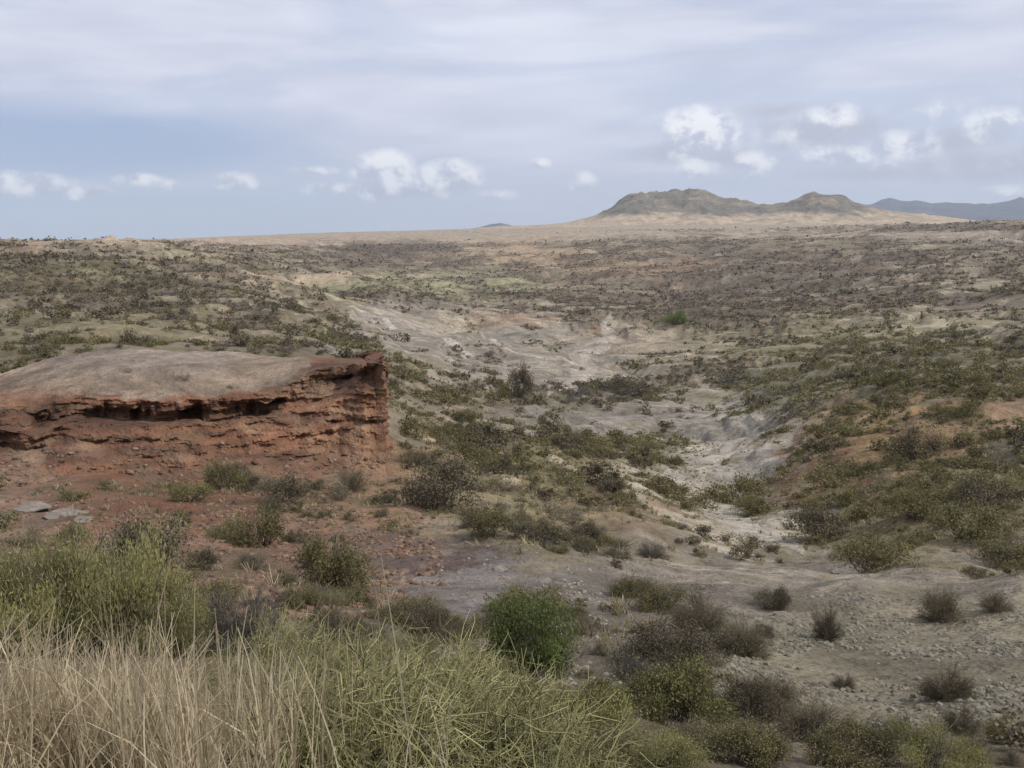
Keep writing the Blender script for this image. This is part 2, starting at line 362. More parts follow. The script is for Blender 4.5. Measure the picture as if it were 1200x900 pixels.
DENS = [ (690, 500, 120, 14, -.75), (740, 521, 90, 6, 1.3), (600, 508, 70, 5, .5), (800, 478, 60, 6, -.4), (560, 392, 130, 28, -.55), (650, 440, 130, 22, -.4), (860, 540, 70, 50, -.35), (880, 620, 60, 20, -.4), # px, py, rx, ry, density (adds, base .5)
 (745, 405, 85, 12, -1.5), (655, 432, 70, 18, -.9), (860, 515, 50, 30, -.55), (480, 378, 70, 16, -.9), (560, 400, 60, 12, -.6), (355, 327, 50, 6, -1.2), (200, 297, 60, 7, -.8),
 (370, 279, 190, 4, -1.3), (740, 316, 80, 10, -.6), (600, 292, 60, 7, -.8), (750, 264, 260, 4, -1.2), (1120, 276, 90, 6, -1.3), (480, 330, 130, 8, -.45), (600, 374, 50, 6, -.8),
 (100, 322, 190, 26, 1.3), (220, 368, 90, 14, .9), (410, 405, 60, 12, .6), (1000, 425, 280, 36, .65), (960, 318, 300, 26, .6), (820, 366, 110, 14, 1.6), (445, 292, 110, 9, 1.0), (650, 347, 270, 4, 1.0), (900, 352, 200, 8, .5), (560, 285, 60, 5, .6), (700, 285, 150, 5, .5),
 (1130, 381, 90, 4, -1.0), (900, 392, 80, 4, -.8), (1000, 408, 120, 3, -.6), (1090, 335, 110, 3, -.7), (860, 352, 70, 3, -.5), (960, 440, 90, 4, -.6),
 (600, 560, 130, 46, .8), (1080, 600, 180, 60, .85), (600, 462, 110, 9, 1.2), (740, 455, 60, 8, 1.4), (720, 520, 110, 12, .5), (540, 500, 60, 20, .4), (1060, 515, 70, 26, -.15), (650, 488, 110, 6, -.6), (540, 487, 30, 7, -.8), (1110, 266, 170, 4, 1.6), (860, 270, 200, 2.6, 1.2),
 (80, 385, 110, 12, -.7), (60, 425, 80, 16, .4), (560, 690, 110, 30, -1.5), (1050, 760, 200, 95, -2.5), (900, 685, 200, 22, -2.5), (480, 645, 80, 18, -1.2), (300, 640, 250, 55, -.35), (60, 600, 90, 40, -.7), (60, 655, 150, 22, -.7),
 (860, 615, 50, 16, -.7), (250, 800, 500, 70, -.6), (740, 815, 150, 75, 1.3), (760, 720, 60, 25, .9), (420, 715, 120, 25, .5), (1000, 905, 260, 22, 1.0),
]
def density(px, py):
    d = np.full(px.shape, .5)
    for x, y, rx, ry, w in DENS: d = d + w * np.exp(-(((px - x) / rx) ** 2 + ((py - y) / ry) ** 2))
    return d
def patch_colour(px, py, X, Y, D):
    A_ = np.arctan2(X, Y) + .02 * noise2(X / 9, Y / 9) * sstep(60, 20, D); B_ = np.log(np.maximum(D, 1))
    w1 = noise2(A_ * 14 + 3, B_ * 9); w2 = noise2(A_ * 14 + 30, B_ * 9 + 9)
    w3 = noise2(A_ * 42 + 5, B_ * 26); w4 = noise2(A_ * 42 + 60, B_ * 26 + 9)
    w5 = noise2(A_ * 120 + 5, B_ * 70)
    qx = px + w1 * 50 + w3 * 34 + w5 * 20; qy = py + (w2 + .7 * w4 + .4 * w5) * (9 + 24 * sstep(290, 600, py))
    acc = np.zeros(px.shape + (3,)); ws = np.full(px.shape, .25)
    acc += lin((130, 119, 100)) * .25
    for x, y, rx, ry, c, w in PATCH:
        g = w * np.exp(-.9 * (((qx - x) / rx) ** 2 + ((qy - y) / ry) ** 2) ** 2)
        acc += g[..., None] * lin(c); ws += g
    return acc / ws[..., None]
px_, py_ = project(X, Y, Z)
GC = patch_colour(np.clip(px_, -400, 1600), np.clip(py_, 262, 960), X, Y, D)
# bare steep scarps read paler, flats browner (bedrock against soil)
gz = np.gradient(Z, axis=1) / np.gradient(D, axis=1)
scarp = sstep(.22, .60, np.abs(gz)) * sstep(60, 160, D) * sstep(3500, 2000, D)
def clumpf(x, y, d, dn):
    s = 1 + d * .0
    a = np.arctan2(x, y); b = np.log(np.maximum(d, 1)); w = noise2(a * 9, b * 6) * .6
    c = noise2(a * 13 + w, b * 8 + 40) * 1.1 + noise2(a * 34 + w, b * 20 + w) * 1.1 + noise2(a * 80 + 9, b * 46) * .8 + noise2(a * 190 + 19, b * 105) * .4 - .10 + noise2(a * 5 + w, b * 34 + w * 2) * 1.0 * sstep(120, 400, d)
    far = sstep(2300, 2900, d) * sstep(.34, .22, a)
    return dn + .12 * sstep(600, 1100, d) + .85 * c - 1.1 * far
litter = np.clip(clumpf(X, Y, D, density(np.clip(px_, -300, 1500), np.clip(py_, 262, 960))) - .25, 0, 1.1) * sstep(25, 90, D) * sstep(6000, 3000, D)
gq = sstep(-.2, .3, noise2(np.arctan2(X, Y) * 11, np.log(D) * 8) - .55 * sstep(380, 800, D) + .3 * np.exp(-((py_ - 332) / 9) ** 2 - ((px_ - 500) / 150) ** 2))[..., None]
litc = lin((96, 82, 71)) * (1 - gq) + lin((100, 95, 64)) * gq
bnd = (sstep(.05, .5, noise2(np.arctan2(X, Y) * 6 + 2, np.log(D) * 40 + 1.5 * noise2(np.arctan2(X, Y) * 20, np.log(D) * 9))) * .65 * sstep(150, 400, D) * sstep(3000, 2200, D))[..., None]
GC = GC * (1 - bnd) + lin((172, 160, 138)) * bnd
LK = (.55 + .12 * sstep(300, 900, D))[..., None]
GC = GC * (1 - LK * litter[..., None]) + litc * LK * litter[..., None]
bankc = lin((178, 160, 136)) * np.ones(GC.shape); bq = sstep(0, .4, noise2(np.arctan2(X, Y) * 9 + 4, np.log(D) * 6))[..., None]; bankc = bankc * (1 - bq) + lin((158, 124, 96)) * bq
GC = GC * (1 - .5 * scarp[..., None]) + bankc * .5 * scarp[..., None]
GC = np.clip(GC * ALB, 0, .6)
V = np.stack([X, Y, Z + CZ], -1).reshape(-1, 3)
gf = grid_faces(NA - 1, NL, wrap=True)   # last azimuth repeats the first
V = V.reshape(NA, NL, 3)[:-1].reshape(-1, 3)
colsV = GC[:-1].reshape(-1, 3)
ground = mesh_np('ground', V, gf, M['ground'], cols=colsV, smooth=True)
tag(ground, kind='structure')

# ------------------------------------------------------------------ pale dry washes and track, draped on the ground
WASHES = []
def wash(name, pts, width, col, label=None):
    P3 = [hit(*p) for p in pts]
    P3 = np.array([p for p in P3 if p is not None])
    seg = np.concatenate([[0], np.cumsum(np.hypot(*(np.diff(P3[:, :2], axis=0).T)))])
    n = 260
    s = np.linspace(0, seg[-1], n)
    x = np.interp(s, seg, P3[:, 0]); y = np.interp(s, seg, P3[:, 1])
    for _ in range(14):
        x[1:-1] = (x[:-2] + 2 * x[1:-1] + x[2:]) / 4; y[1:-1] = (y[:-2] + 2 * y[1:-1] + y[2:]) / 4
    tx = np.gradient(x); ty = np.gradient(y); q = np.hypot(tx, ty) + 1e-9; nx, ny = -ty / q, tx / q
    wv = np.interp(np.linspace(0, 1, n), np.linspace(0, 1, len(width)), width)
    wl = wv * (1 + .45 * noise2(s / (seg[-1] / 17), s * 0 + 3.3)) * np.minimum(1, np.minimum(np.arange(n), np.arange(n)[::-1]) / 12 + .05)
    wr = wv * (1 + .45 * noise2(s / (seg[-1] / 15), s * 0 + 9.3)) * np.minimum(1, np.minimum(np.arange(n), np.arange(n)[::-1]) / 12 + .05)
    WASHES.append((x, y, wv))
    K = 9
    u = np.linspace(-1, 1, K)
    off = np.where(u[None] < 0, wl[:, None], wr[:, None]) * u[None] * .5
    gx = x[:, None] + nx[:, None] * off; gy = y[:, None] + ny[:, None] * off
    d = np.hypot(gx, gy)
    gz = hgt(gx, gy) + .0007 * d * (1 - .9 * np.abs(u[None]) ** 2)
    v = np.stack([gx, gy, gz + CZ], -1).reshape(-1, 3)
    c = np.tile(lin(col) * ALB, (len(v), 1))
    o = mesh_np(name, v, grid_faces(n, K), M['ground'], cols=c, smooth=True)
    tag(o, kind='structure')
wash('dry_riverbed', [(715, 366), (706, 378), (716, 392), (700, 404), (676, 414), (690, 430), (672, 448), (640, 468)], [5, 6, 10, 17, 9, 8, 6, 4], (166, 155, 142))
wash('dry_gully', [(905, 482), (880, 505), (845, 528), (812, 548), (800, 566), (824, 590), (858, 612), (900, 632), (940, 652)], [12, 15, 12, 8, 5, 4.4, 4.2, 3.4, 2.4], (166, 157, 143))
wash('track', [(690, 430), (640, 420), (590, 408), (566, 396), (560, 384)], [3, 4, 4, 3, 2], (176, 164, 148))
wash('track', [(405, 360), (450, 372), (500, 392), (540, 412), (572, 424)], [4, 5, 6, 5, 3], (168, 158, 146))

wash('bare_ridge', [(492, 508), (530, 530), (566, 548), (604, 572)], [1.2, 2.0, 2.2, 1.2], (164, 146, 122))
wash('bare_ridge', [(640, 532), (700, 560), (760, 580), (820, 600)], [1.5, 1.8, 2.2, 1.4], (158, 148, 128))
wash('bare_ridge', [(620, 486), (700, 492), (790, 496), (860, 492)], [3, 5, 5, 3], (150, 142, 132))

# ------------------------------------------------------------------ red outcrop (lofted: talus, face, undercut, ledge, mound)
def table(keys, xs):
    kx = [k[0] for k in keys]
    return np.interp(xs, kx, [k[1] for k in keys]), np.interp(xs, kx, [k[2] for k in keys])
# each row: (px, py, D) from the foot upwards
ROWS = [
 [(-420, 640, 53), (0, 622, 50), (120, 612, 49), (250, 600, 50), (380, 592, 51), (456, 585, 53)],          # 0 buried foot
 [(-420, 590, 57), (0, 595, 54), (120, 592, 53.5), (250, 578, 54), (380, 568, 56), (425, 562, 56.5), (456, 560, 57)],  # 1 toe of slope
 [(-420, 560, 59), (0, 556, 58), (60, 560, 57), (150, 558, 57.2), (210, 548, 58.0), (300, 536, 59), (380, 534, 59.6), (425, 530, 59.2), (440, 530, 59.2), (456, 530, 59.2)],  # 2
 [(-420, 530, 64), (0, 524, 62.2), (45, 526, 62), (80, 515, 61), (150, 524, 59.8), (250, 512, 60.6), (340, 506, 61), (420, 494, 61.3), (440, 494, 61.0), (456, 494, 61.0)],  # 3
 [(-420, 515, 63), (0, 506, 61.3), (45, 512, 61.4), (80, 498, 62), (150, 499, 61.8), (250, 494, 62.2), (340, 487, 62.4), (420, 466, 62.0), (440, 464, 61.8), (456, 463, 61.9)],  # 4 lower ledge lip on the left
 [(-420, 500, 64), (0, 499, 61.4), (45, 505, 62), (90, 490, 63), (130, 489, 64.6), (250, 490, 65.0), (310, 486, 64.8), (345, 473, 63.4), (400, 455, 63.4), (425, 445, 62.6), (440, 444, 62.2), (456, 444, 62.3)],  # 5 in the undercut
 [(-420, 495, 65), (0, 492, 63.2), (60, 486, 64), (110, 478, 64.0), (130, 479, 65.0), (250, 478, 65.6), (310, 474, 65.2), (335, 467, 64.6), (376, 445, 65.8), (410, 443, 65.4), (425, 440, 63.0), (440, 440, 62.2), (456, 440, 62.3)],  # 6 back of undercut top
 [(-420, 490, 65.5), (0, 488, 64), (60, 480, 64.4), (110, 475, 63.6), (130, 476, 63.0), (200, 477, 62.8), (250, 478, 63.2), (310, 471, 63.2), (335, 462, 63.8), (372, 439, 65.2), (410, 437, 64.6), (425, 434, 62.2), (440, 438, 61.6), (456, 437, 61.6)],  # 7 lip lower edge
 [(-420, 485, 66), (0, 480, 65), (60, 473, 65), (110, 469, 63.9), (130, 469, 63.1), (200, 470, 62.9), (250, 469, 63.4), (310, 462, 63.4), (335, 455, 64.2), (372, 432.5, 65.6), (410, 429, 64.9), (425, 427, 62.6), (440, 427, 61.7), (456, 429, 61.7)],  # 8 lip upper edge
 [(-420, 470, 69), (0, 468, 68), (60, 455, 67.5), (120, 452, 66.2), (200, 456, 65.4), (250, 455, 65.8), (310, 446, 66.6), (350, 434, 67.4), (410, 425.5, 66.6), (440, 424.5, 64), (456, 427, 64)],  # 9
 [(-420, 455, 75), (0, 452, 74), (60, 438, 72), (120, 430, 71), (200, 432, 70), (250, 432, 70), (310, 428, 71.5), (350, 424, 71), (410, 422.5, 70), (440, 422.5, 68), (456, 426, 67)],  # 10
 [(-420, 440, 84), (0, 438, 82), (60, 420, 80), (110, 412, 80), (160, 409, 80), (250, 412, 80), (310, 416, 78), (350, 418.5, 77), (410, 421.0, 75), (440, 422.0, 72), (456, 426, 70)],  # 11 crest
 [(-420, 445, 98), (0, 446, 96), (60, 432, 96), (120, 424, 96), (250, 424, 95), (350, 434, 92), (410, 440, 88), (440, 446, 84), (456, 450, 80)],  # 12 behind, dropping
 [(-420, 480, 112), (0, 480, 112), (120, 470, 112), (250, 470, 110), (350, 480, 106), (410, 490, 100), (456, 500, 92)],   # 13 buried
]
pxs = np.concatenate([np.linspace(-420, 0, 120), np.linspace(0, 454, 520)[1:]])
RZ = []; RD = []; RA = []
for row in ROWS:
    yy, dd = table(row, pxs)
    aa = np.empty(len(pxs)); zz = np.empty(len(pxs))
    for i, (a, b) in enumerate(zip(pxs, yy)):
        aa[i], t_ = azt(a, b); zz[i] = t_ * dd[i]
    RZ.append(zz); RD.append(dd); RA.append(aa)
RZ, RD, RA = np.array(RZ), np.array(RD), np.array(RA)
kn = sstep(-.25, .35, noise2(pxs / 34, pxs * 0 + 2.2) + .6 * noise2(pxs / 13, pxs * 0 + 7.7))      # how deep the ledge is undercut
ln_ = noise2(pxs / 27, pxs * 0 + 12.2) + .6 * noise2(pxs / 9, pxs * 0 + 17.7)
for k_ in (5, 6): RD[k_] = RD[7] + (RD[k_] - RD[7]) * (.06 + .68 * kn)
for k_ in (7, 8): RD[k_] = RD[k_] + .45 * ln_; RZ[k_] = RZ[k_] + .12 * ln_
RZ[7] = RZ[7] + .35 * noise2(pxs / 19, pxs * 0 + 3)
for k in range(len(ROWS)):            # soften the column kinks
    for arr in (RZ, RD):
        for _ in range(5): arr[k, 1:-1] = (arr[k, :-2] + 2 * arr[k, 1:-1] + arr[k, 2:]) / 4
subs = [10, 16, 14, 14, 12, 12, 6, 8, 14, 18, 22, 12, 8]
def loft(r0, r1):
    zs, ds, aa = [], [], []
    for k in range(r0, r1):
        n = subs[k]
        for j in range(n + (k == r1 - 1)):
            u = j / n
            zs.append(RZ[k] * (1 - u) + RZ[k + 1] * u); ds.append(RD[k] * (1 - u) + RD[k + 1] * u); aa.append(RA[k] * (1 - u) + RA[k + 1] * u)
    return np.array(zs), np.array(ds), np.array(aa)
def outcrop_part(name, r0, r1, parent):
    z, d, a = loft(r0, r1)
    x = np.sin(a) * d; y = np.cos(a) * d
    # wrap the right-hand end back along the side of the block
    ncol = 90
    s = np.linspace(0, 1, ncol + 1)[1:]
    depth = np.maximum(0, 92 - d[:, -1:])
    ey = y[:, -1:] + s[None] * depth
    ex = x[:, -1:] * ey / y[:, -1:] - s[None] ** 1.3 * 5.0
    # round corner: the first columns bulge outwards a little
    ex = ex + (.25 * np.sin(np.minimum(s * 10, 1) * math.pi / 2))[None]
    drop = sstep(.25, 1.0, s)[None] * np.maximum(0, (z[:, -1:] - (-14.5)))
    ez = z[:, -1:] - drop * .95
    x = np.concatenate([x, ex], 1); y = np.concatenate([y, ey], 1); z = np.concatenate([z, ez], 1)
    # displacement: bedding planes + broken blocks on the face, gentle on the mound
    lip = RZ[8]; lipz = np.concatenate([lip, np.full(ncol, lip[-1])])[None]
    face = sstep(.35, -.1, z - lipz) * sstep(-15.5, -13.5, z)
    talus = sstep(-12.2, -14.0, z) * .8
    bed = noise2(z * 2.6 + .12 * x + 2, x * .2) * .22 + noise2(z * 6.5 + .1 * x, x * .6 + 4) * .13
    blk = noise3(x * .45, y * .45, z * 1.0) * .7 + noise3(x * .9, y * .9, z * 2.6) * .5 + np.round(noise3(x * 2.2, y * 1.2, z * 3.6) * 4) / 4 * .30 + noise3(x * 5, y * 5, z * 6) * .17
    gul = np.abs(noise2(x * .33 + 8, z * .07)) * 1.2
    amt = face * (1 - .6 * talus)
    brk = sstep(.1, .45, noise2(x * .42 + 31, x * 0 + 1.7)) * sstep(.9, .3, np.abs(z - lipz + .7))   # places where the ledge has fallen away
    inw = (bed + blk * .8 + gul * .8 + brk * .7) * amt
    r = np.hypot(x, y); nx, ny = x / r, y / r
    side = np.concatenate([sstep(434, 456, pxs) * .5, .5 + .5 * np.minimum(1, np.arange(1, ncol + 1) / 8)])[None]
    x2 = x + nx * inw * (1 - side) - inw * side; y2 = y + ny * inw * (1 - side)
    z2 = z + (noise2(x * .25, y * .25) * .16 + noise2(x * .9, y * .9) * .06 + noise2(x * 3, y * 3) * .025) * (1 - face * .5)
    z2 -= talus * np.abs(noise2(x * .5, y * .1)) * .5
    v = np.stack([x2, y2, z2 + CZ], -1)
    # colours of the beds
    redbed = noise2(z * 1.9 + .06 * x, x * .05 + 2) + .7 * noise2(z * 5.5 + .1 * x, x * .12 + 5); pale = noise3(x * .5, y * .5, z * 1.2 + 3)
    c = np.zeros(v.shape)
    red = lin((134, 96, 74)); red2 = lin((106, 80, 65)); ochre = lin((150, 120, 92)); grey = lin((140, 134, 126)); tan = lin((146, 128, 110)); lilac = lin((132, 121, 117))
    k1 = sstep(-.35, .35, redbed)[..., None]
    rc = red * k1 + red2 * (1 - k1)
    k2 = (sstep(.05, .5, pale) * .65)[..., None]
    rc = rc * (1 - k2) + ochre * k2
    k3 = (sstep(18, 23, x + 26 + 0 * z) * 0)[..., None]
    P1, P2 = project(x, y, z)
    # paler broken rock towards the right end, below the slab
    kr = (np.exp(-((P1 - 400) / 45) ** 2 - ((P2 - 495) / 34) ** 2) * .7 * sstep(-.3, .3, noise3(x * 1.1, y, z * 1.6)))[..., None]
    rc = rc * (1 - kr) + lin((160, 132, 104)) * kr
    kl = (sstep(150, 20, P1) * sstep(505, 545, P2) * .8 * sstep(-.4, .2, pale))[..., None]
    rc = rc * (1 - kl) + lin((150, 128, 108)) * kl
    kq = (np.exp(-((P1 - 368) / 34) ** 2 - ((P2 - 456) / 13) ** 2) * 1.1).clip(0, .9)[..., None]
    rc = rc * (1 - kq) + lin((146, 118, 96)) * kq
    kt = (np.maximum(sstep(545, 590, P2) * .55, sstep(505, 550, P2) * sstep(250, 360, P1) * .8))[..., None]
    rc = rc * (1 - kt) + lin((124, 96, 76)) * kt
    top = grey * np.ones(v.shape)
    kk = (sstep(-.5, .5, noise2(x * .12, y * .12 + 5)) * .7)[..., None]
    top = top * (1 - kk) + lilac * kk
    kk = (sstep(.5, 2.2, (z - lipz)) * 1.0)[..., None]
    top = tan * (1 - kk) + top * kk
    pk = (sstep(.12, .45, noise2(x * .5 + 3, y * .35) + .5 * noise2(x * 1.7, y * 1.2)) * .35)[..., None]
    top = top * (1 - pk) + lin((112, 100, 84)) * pk
    ke = (sstep(380, 440, P1) * .4)[..., None]
    top = top * (1 - ke) + lin((128, 90, 70)) * ke
    kleft = (sstep(140, 40, P1) * sstep(445, 475, P2))[..., None] * .7
    top = top * (1 - kleft) + lin((150, 100, 72)) * kleft
    m = sstep(-.02, .22, z - lipz + noise2(x * .8, y * .8) * .25)[..., None]
    c = rc * (1 - m) + top * m
    # desert-varnish stain on some ledges
    st = (sstep(.15, .5, noise3(x * .3 + 9, y * .3, z * 3.0)) * .45)[..., None] * (1 - m)
    c = c * (1 - st) + lin((84, 52, 42)) * st
    n, mm = v.shape[:2]
    org = np.array([-16.0, 62.0, CZ - 14.0])
    o = mesh_np(name, v.reshape(-1, 3) - org, grid_faces(n, mm)[:, ::-1], M['outcrop'], cols=np.clip(c.reshape(-1, 3) * ALB, 0, .6), smooth=False if r1 <= 8 else True, parent=parent)
    return v
M['outcrop'] = ground_material('layered_red_earth', True)
oc = empty('rock_outcrop', (-16.0, 62.0, CZ - 14.0))
tag(oc, 'red-brown layered rock bluff with undercut ledges and a bare grey rounded top, on the left', 'rock outcrop')
v1 = outcrop_part('rock_face', 0, 8, oc)
v2 = outcrop_part('cap_mound', 8, 13, oc)
def on_cap(px, py):
    P1, P2 = project(v2[..., 0], v2[..., 1], v2[..., 2] - CZ)
    i, j = np.unravel_index(np.argmin((P1 - px) ** 2 + (P2 - py) ** 2), P1.shape)
    return v2[i, j] - [0, 0, CZ]
# outcrop silhouette for visibility tests + footprint
def on_outcrop(x, y):
    a = np.arctan2(x, y); d = np.hypot(x, y)
    return (a < RA[7].max() + .01) & (d > 55.5) & (d < 93)

# ------------------------------------------------------------------ distant hills and mountains
def ridge(name, sky, basey, D0, dw, wdt, colfun, rough, n=360, m=70, seed=0, base_drop=60):
    xs = np.linspace(sky[0][0], sky[-1][0], n)
    ys = np.interp(xs, [s[0] for s in sky], [s[1] for s in sky]); by = np.interp(xs, [sky[0][0], sky[-1][0]], basey)
    vs = []
    for i in range(n):
        a, t = azt(xs[i], ys[i]); _, tb = azt(xs[i], by[i])
        vs.append((a, t * D0, tb * D0))
    vs = np.array(vs)
    a = vs[:, 0][:, None]; top = vs[:, 1][:, None]; bot = vs[:, 2][:, None]
    u = np.linspace(-1, 1, m)[None]
    d = D0 + u * wdt
    hN = top - bot
    x = np.sin(a) * d; y = np.cos(a) * d
    prof = np.clip(1 - np.abs(u) ** 1.25, 0, 1)
    L = dw
    rn = 0; amp = 1
    for k in range(5):
        rn = rn + amp * (.5 - np.abs(noise2(x / L + seed + k * 9, y / (L * 1.5)))); L /= 2; amp *= .52
    z = bot + hN * prof * (1 + 0 * x) + (rn - .5) * rough * np.sqrt(np.clip(prof * 1.0, 0, 1)) * np.clip(hN / (hN.max() + 1e-6) + .12, 0, 1) - base_drop * (1 - sstep(0, .10, prof))
    v = np.stack([x, y, z + CZ], -1).reshape(-1, 3)
    h01 = np.clip((z - bot) / max(hN.max(), 1e-6), 0, 1.2)
    c = colfun(x, y, h01, rn, hN)
    o = mesh_np(name, v, grid_faces(n, m), M['hill'], cols=c.reshape(-1, 3), smooth=True)
    tag(o, kind='structure')
def hill_material():
    m = bpy.data.materials.new('hill_rock_and_grass'); t = NT(m)
    pos = t.n('ShaderNodeNewGeometry').outputs['Position']
    col = t.n('ShaderNodeAttribute', attribute_name='Col').outputs['Color']
    n = t.noise(pos, .009, 9, .78, .5); n2 = t.noise(pos, .03, 8, .75)
    f = t.math('MULTIPLY', t.ramp(n, .38, .62, .80, 1.18), t.ramp(n2, .4, .6, .82, 1.14))
    c = t.mix(1.0, col, t.n('ShaderNodeCombineColor', {0: f, 1: f, 2: f}).outputs[0], 'MULTIPLY')
    b = t.n('ShaderNodeBump', {'Height': n, 'Strength': .7, 'Distance': 30.0}).outputs[0]
    p = t.n('ShaderNodeBsdfPrincipled', {'Base Color': c, 'Roughness': .95, 'Normal': b, 'Specular IOR Level': .1})
    t.n('ShaderNodeOutputMaterial', {0: p.outputs[0]})
    return m
M['hill'] = hill_material()
def hillcol(x, y, h, rn, hN):
    k = sstep(.20, .34, h + .16 * (rn - .5) + .07 * noise2(x / 160, y / 160) + .08 * noise2(x / 50, y / 50))[..., None]
    k = k * sstep(.25, .6, hN / hN.max() * np.ones_like(h))[..., None]
    grass = lin((166, 149, 127)); rock = lin((108, 103, 92)); rock2 = lin((128, 117, 100))
    q = sstep(-.3, .4, noise2(x / 230 + 4, y / 230))[..., None]
    return np.clip((grass * (1 - k) + (rock * (1 - q) + rock2 * q) * k) * 1.1, 0, .6)
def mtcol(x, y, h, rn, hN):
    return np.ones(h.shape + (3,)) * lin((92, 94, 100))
ridge('hills', [(560, 267), (640, 264), (684, 258), (696, 253), (710, 245), (733, 232), (750, 227.5), (772, 228), (790, 226), (799, 228), (808, 223), (818, 221.5), (828, 224), (845, 231), (862, 236), (888, 240), (905, 238), (922, 233), (940, 228.5), (950, 226), (962, 229), (976, 231), (992, 231), (1004, 237), (1020, 242), (1060, 249), (1130, 258), (1200, 263)], (270, 266), 7000, 520, 1500, hillcol, 85, seed=3, n=520, m=120)
ridge('mountains', [(985, 244), (1010, 240), (1030, 237), (1044, 234.5), (1056, 236.5), (1074, 234), (1092, 238), (1130, 238), (1160, 240), (1180, 237), (1196, 235), (1230, 233), (1290, 230), (1400, 234)], (258, 258), 20000, 1800, 3500, mtcol, 160, seed=8)
ridge('mountain', [(545, 269), (562, 266), (575, 262.5), (588, 261), (600, 264), (618, 267), (640, 269)], (270, 269), 17000, 900, 1200, mtcol, 40, seed=5, n=120, m=30)

# ------------------------------------------------------------------ plants
def tubes(paths, r0, r1, sides=3):
    """paths: (n, k, 3) array of polylines -> verts, faces, index of path per vertex"""
    n, k, _ = paths.shape
    tg = np.gradient(paths, axis=1); tg /= np.linalg.norm(tg, axis=2, keepdims=True) + 1e-9
    up = np.array([.31, .17, .93]); e1 = np.cross(tg, up); e1 /= np.linalg.norm(e1, axis=2, keepdims=True) + 1e-9
    e2 = np.cross(tg, e1)
    rr = (np.linspace(0, 1, k)[None] * (np.asarray(r1) - np.asarray(r0)).reshape(-1, 1) + np.asarray(r0).reshape(-1, 1)) * np.ones((n, 1))
    ang = np.arange(sides) * 2 * math.pi / sides
    v = paths[:, :, None] + rr[:, :, None, None] * (np.cos(ang)[None, None, :, None] * e1[:, :, None] + np.sin(ang)[None, None, :, None] * e2[:, :, None])
    b = (np.arange(n) * k * sides)[:, None, None]; j = np.arange(k - 1)[None, :, None]; s = np.arange(sides)[None, None]; s2 = (s + 1) % sides
    f = np.stack([b + j * sides + s, b + j * sides + s2, b + (j + 1) * sides + s2, b + (j + 1) * sides + s], -1).reshape(-1, 4)
    return v.reshape(-1, 3), f, np.repeat(np.arange(n), k * sides)
def quads(cen, size, rg, aspect=.45, up=0.0):
    n = len(cen)
    a = rg.normal(size=(n, 3)); a[:, 2] += up * np.sign(rg.random(n) + .3); a /= np.linalg.norm(a, axis=1)[:, None]
    b = np.cross(a, rg.normal(size=(n, 3))); b /= np.linalg.norm(b, axis=1)[:, None] + 1e-9
    s = np.asarray(size).reshape(-1, 1) * np.ones((n, 1))
    v = np.stack([cen - a * s * .5, cen + b * s * aspect * .5 - a * s * .05, cen + a * s * .5, cen - b * s * aspect * .5 + a * s * .05], 1)
    return v.reshape(-1, 3), np.arange(4 * n).reshape(-1, 4)
def dome_points(n, rg, clumps=14, flat=.75, hollow=.5, spread=.2):
    """points of a bushy crown of radius 1, height flat*1.3, in clumps"""
    th = rg.random(clumps) * 2 * math.pi; ph = np.arccos(rg.random(clumps) * .95)
    rr = hollow + (1 - hollow) * rg.random(clumps) ** .6
    rr *= .75 + .35 * rg.random(clumps)
    cc = np.stack([np.sin(ph) * np.cos(th) * rr, np.sin(ph) * np.sin(th) * rr, np.cos(ph) * rr * flat * 1.15 + .18], 1)
    w = rg.random(clumps) + .4; w /= w.sum()
    k = rg.choice(clumps, n, p=w)
    p = cc[k] + rg.normal(size=(n, 3)) * spread * (.6 + .8 * rg.random((clumps, 1))[k]) * [1, 1, .8]
    p[:, 2] = np.abs(p[:, 2] - .02) + .02
    return p, k, cc
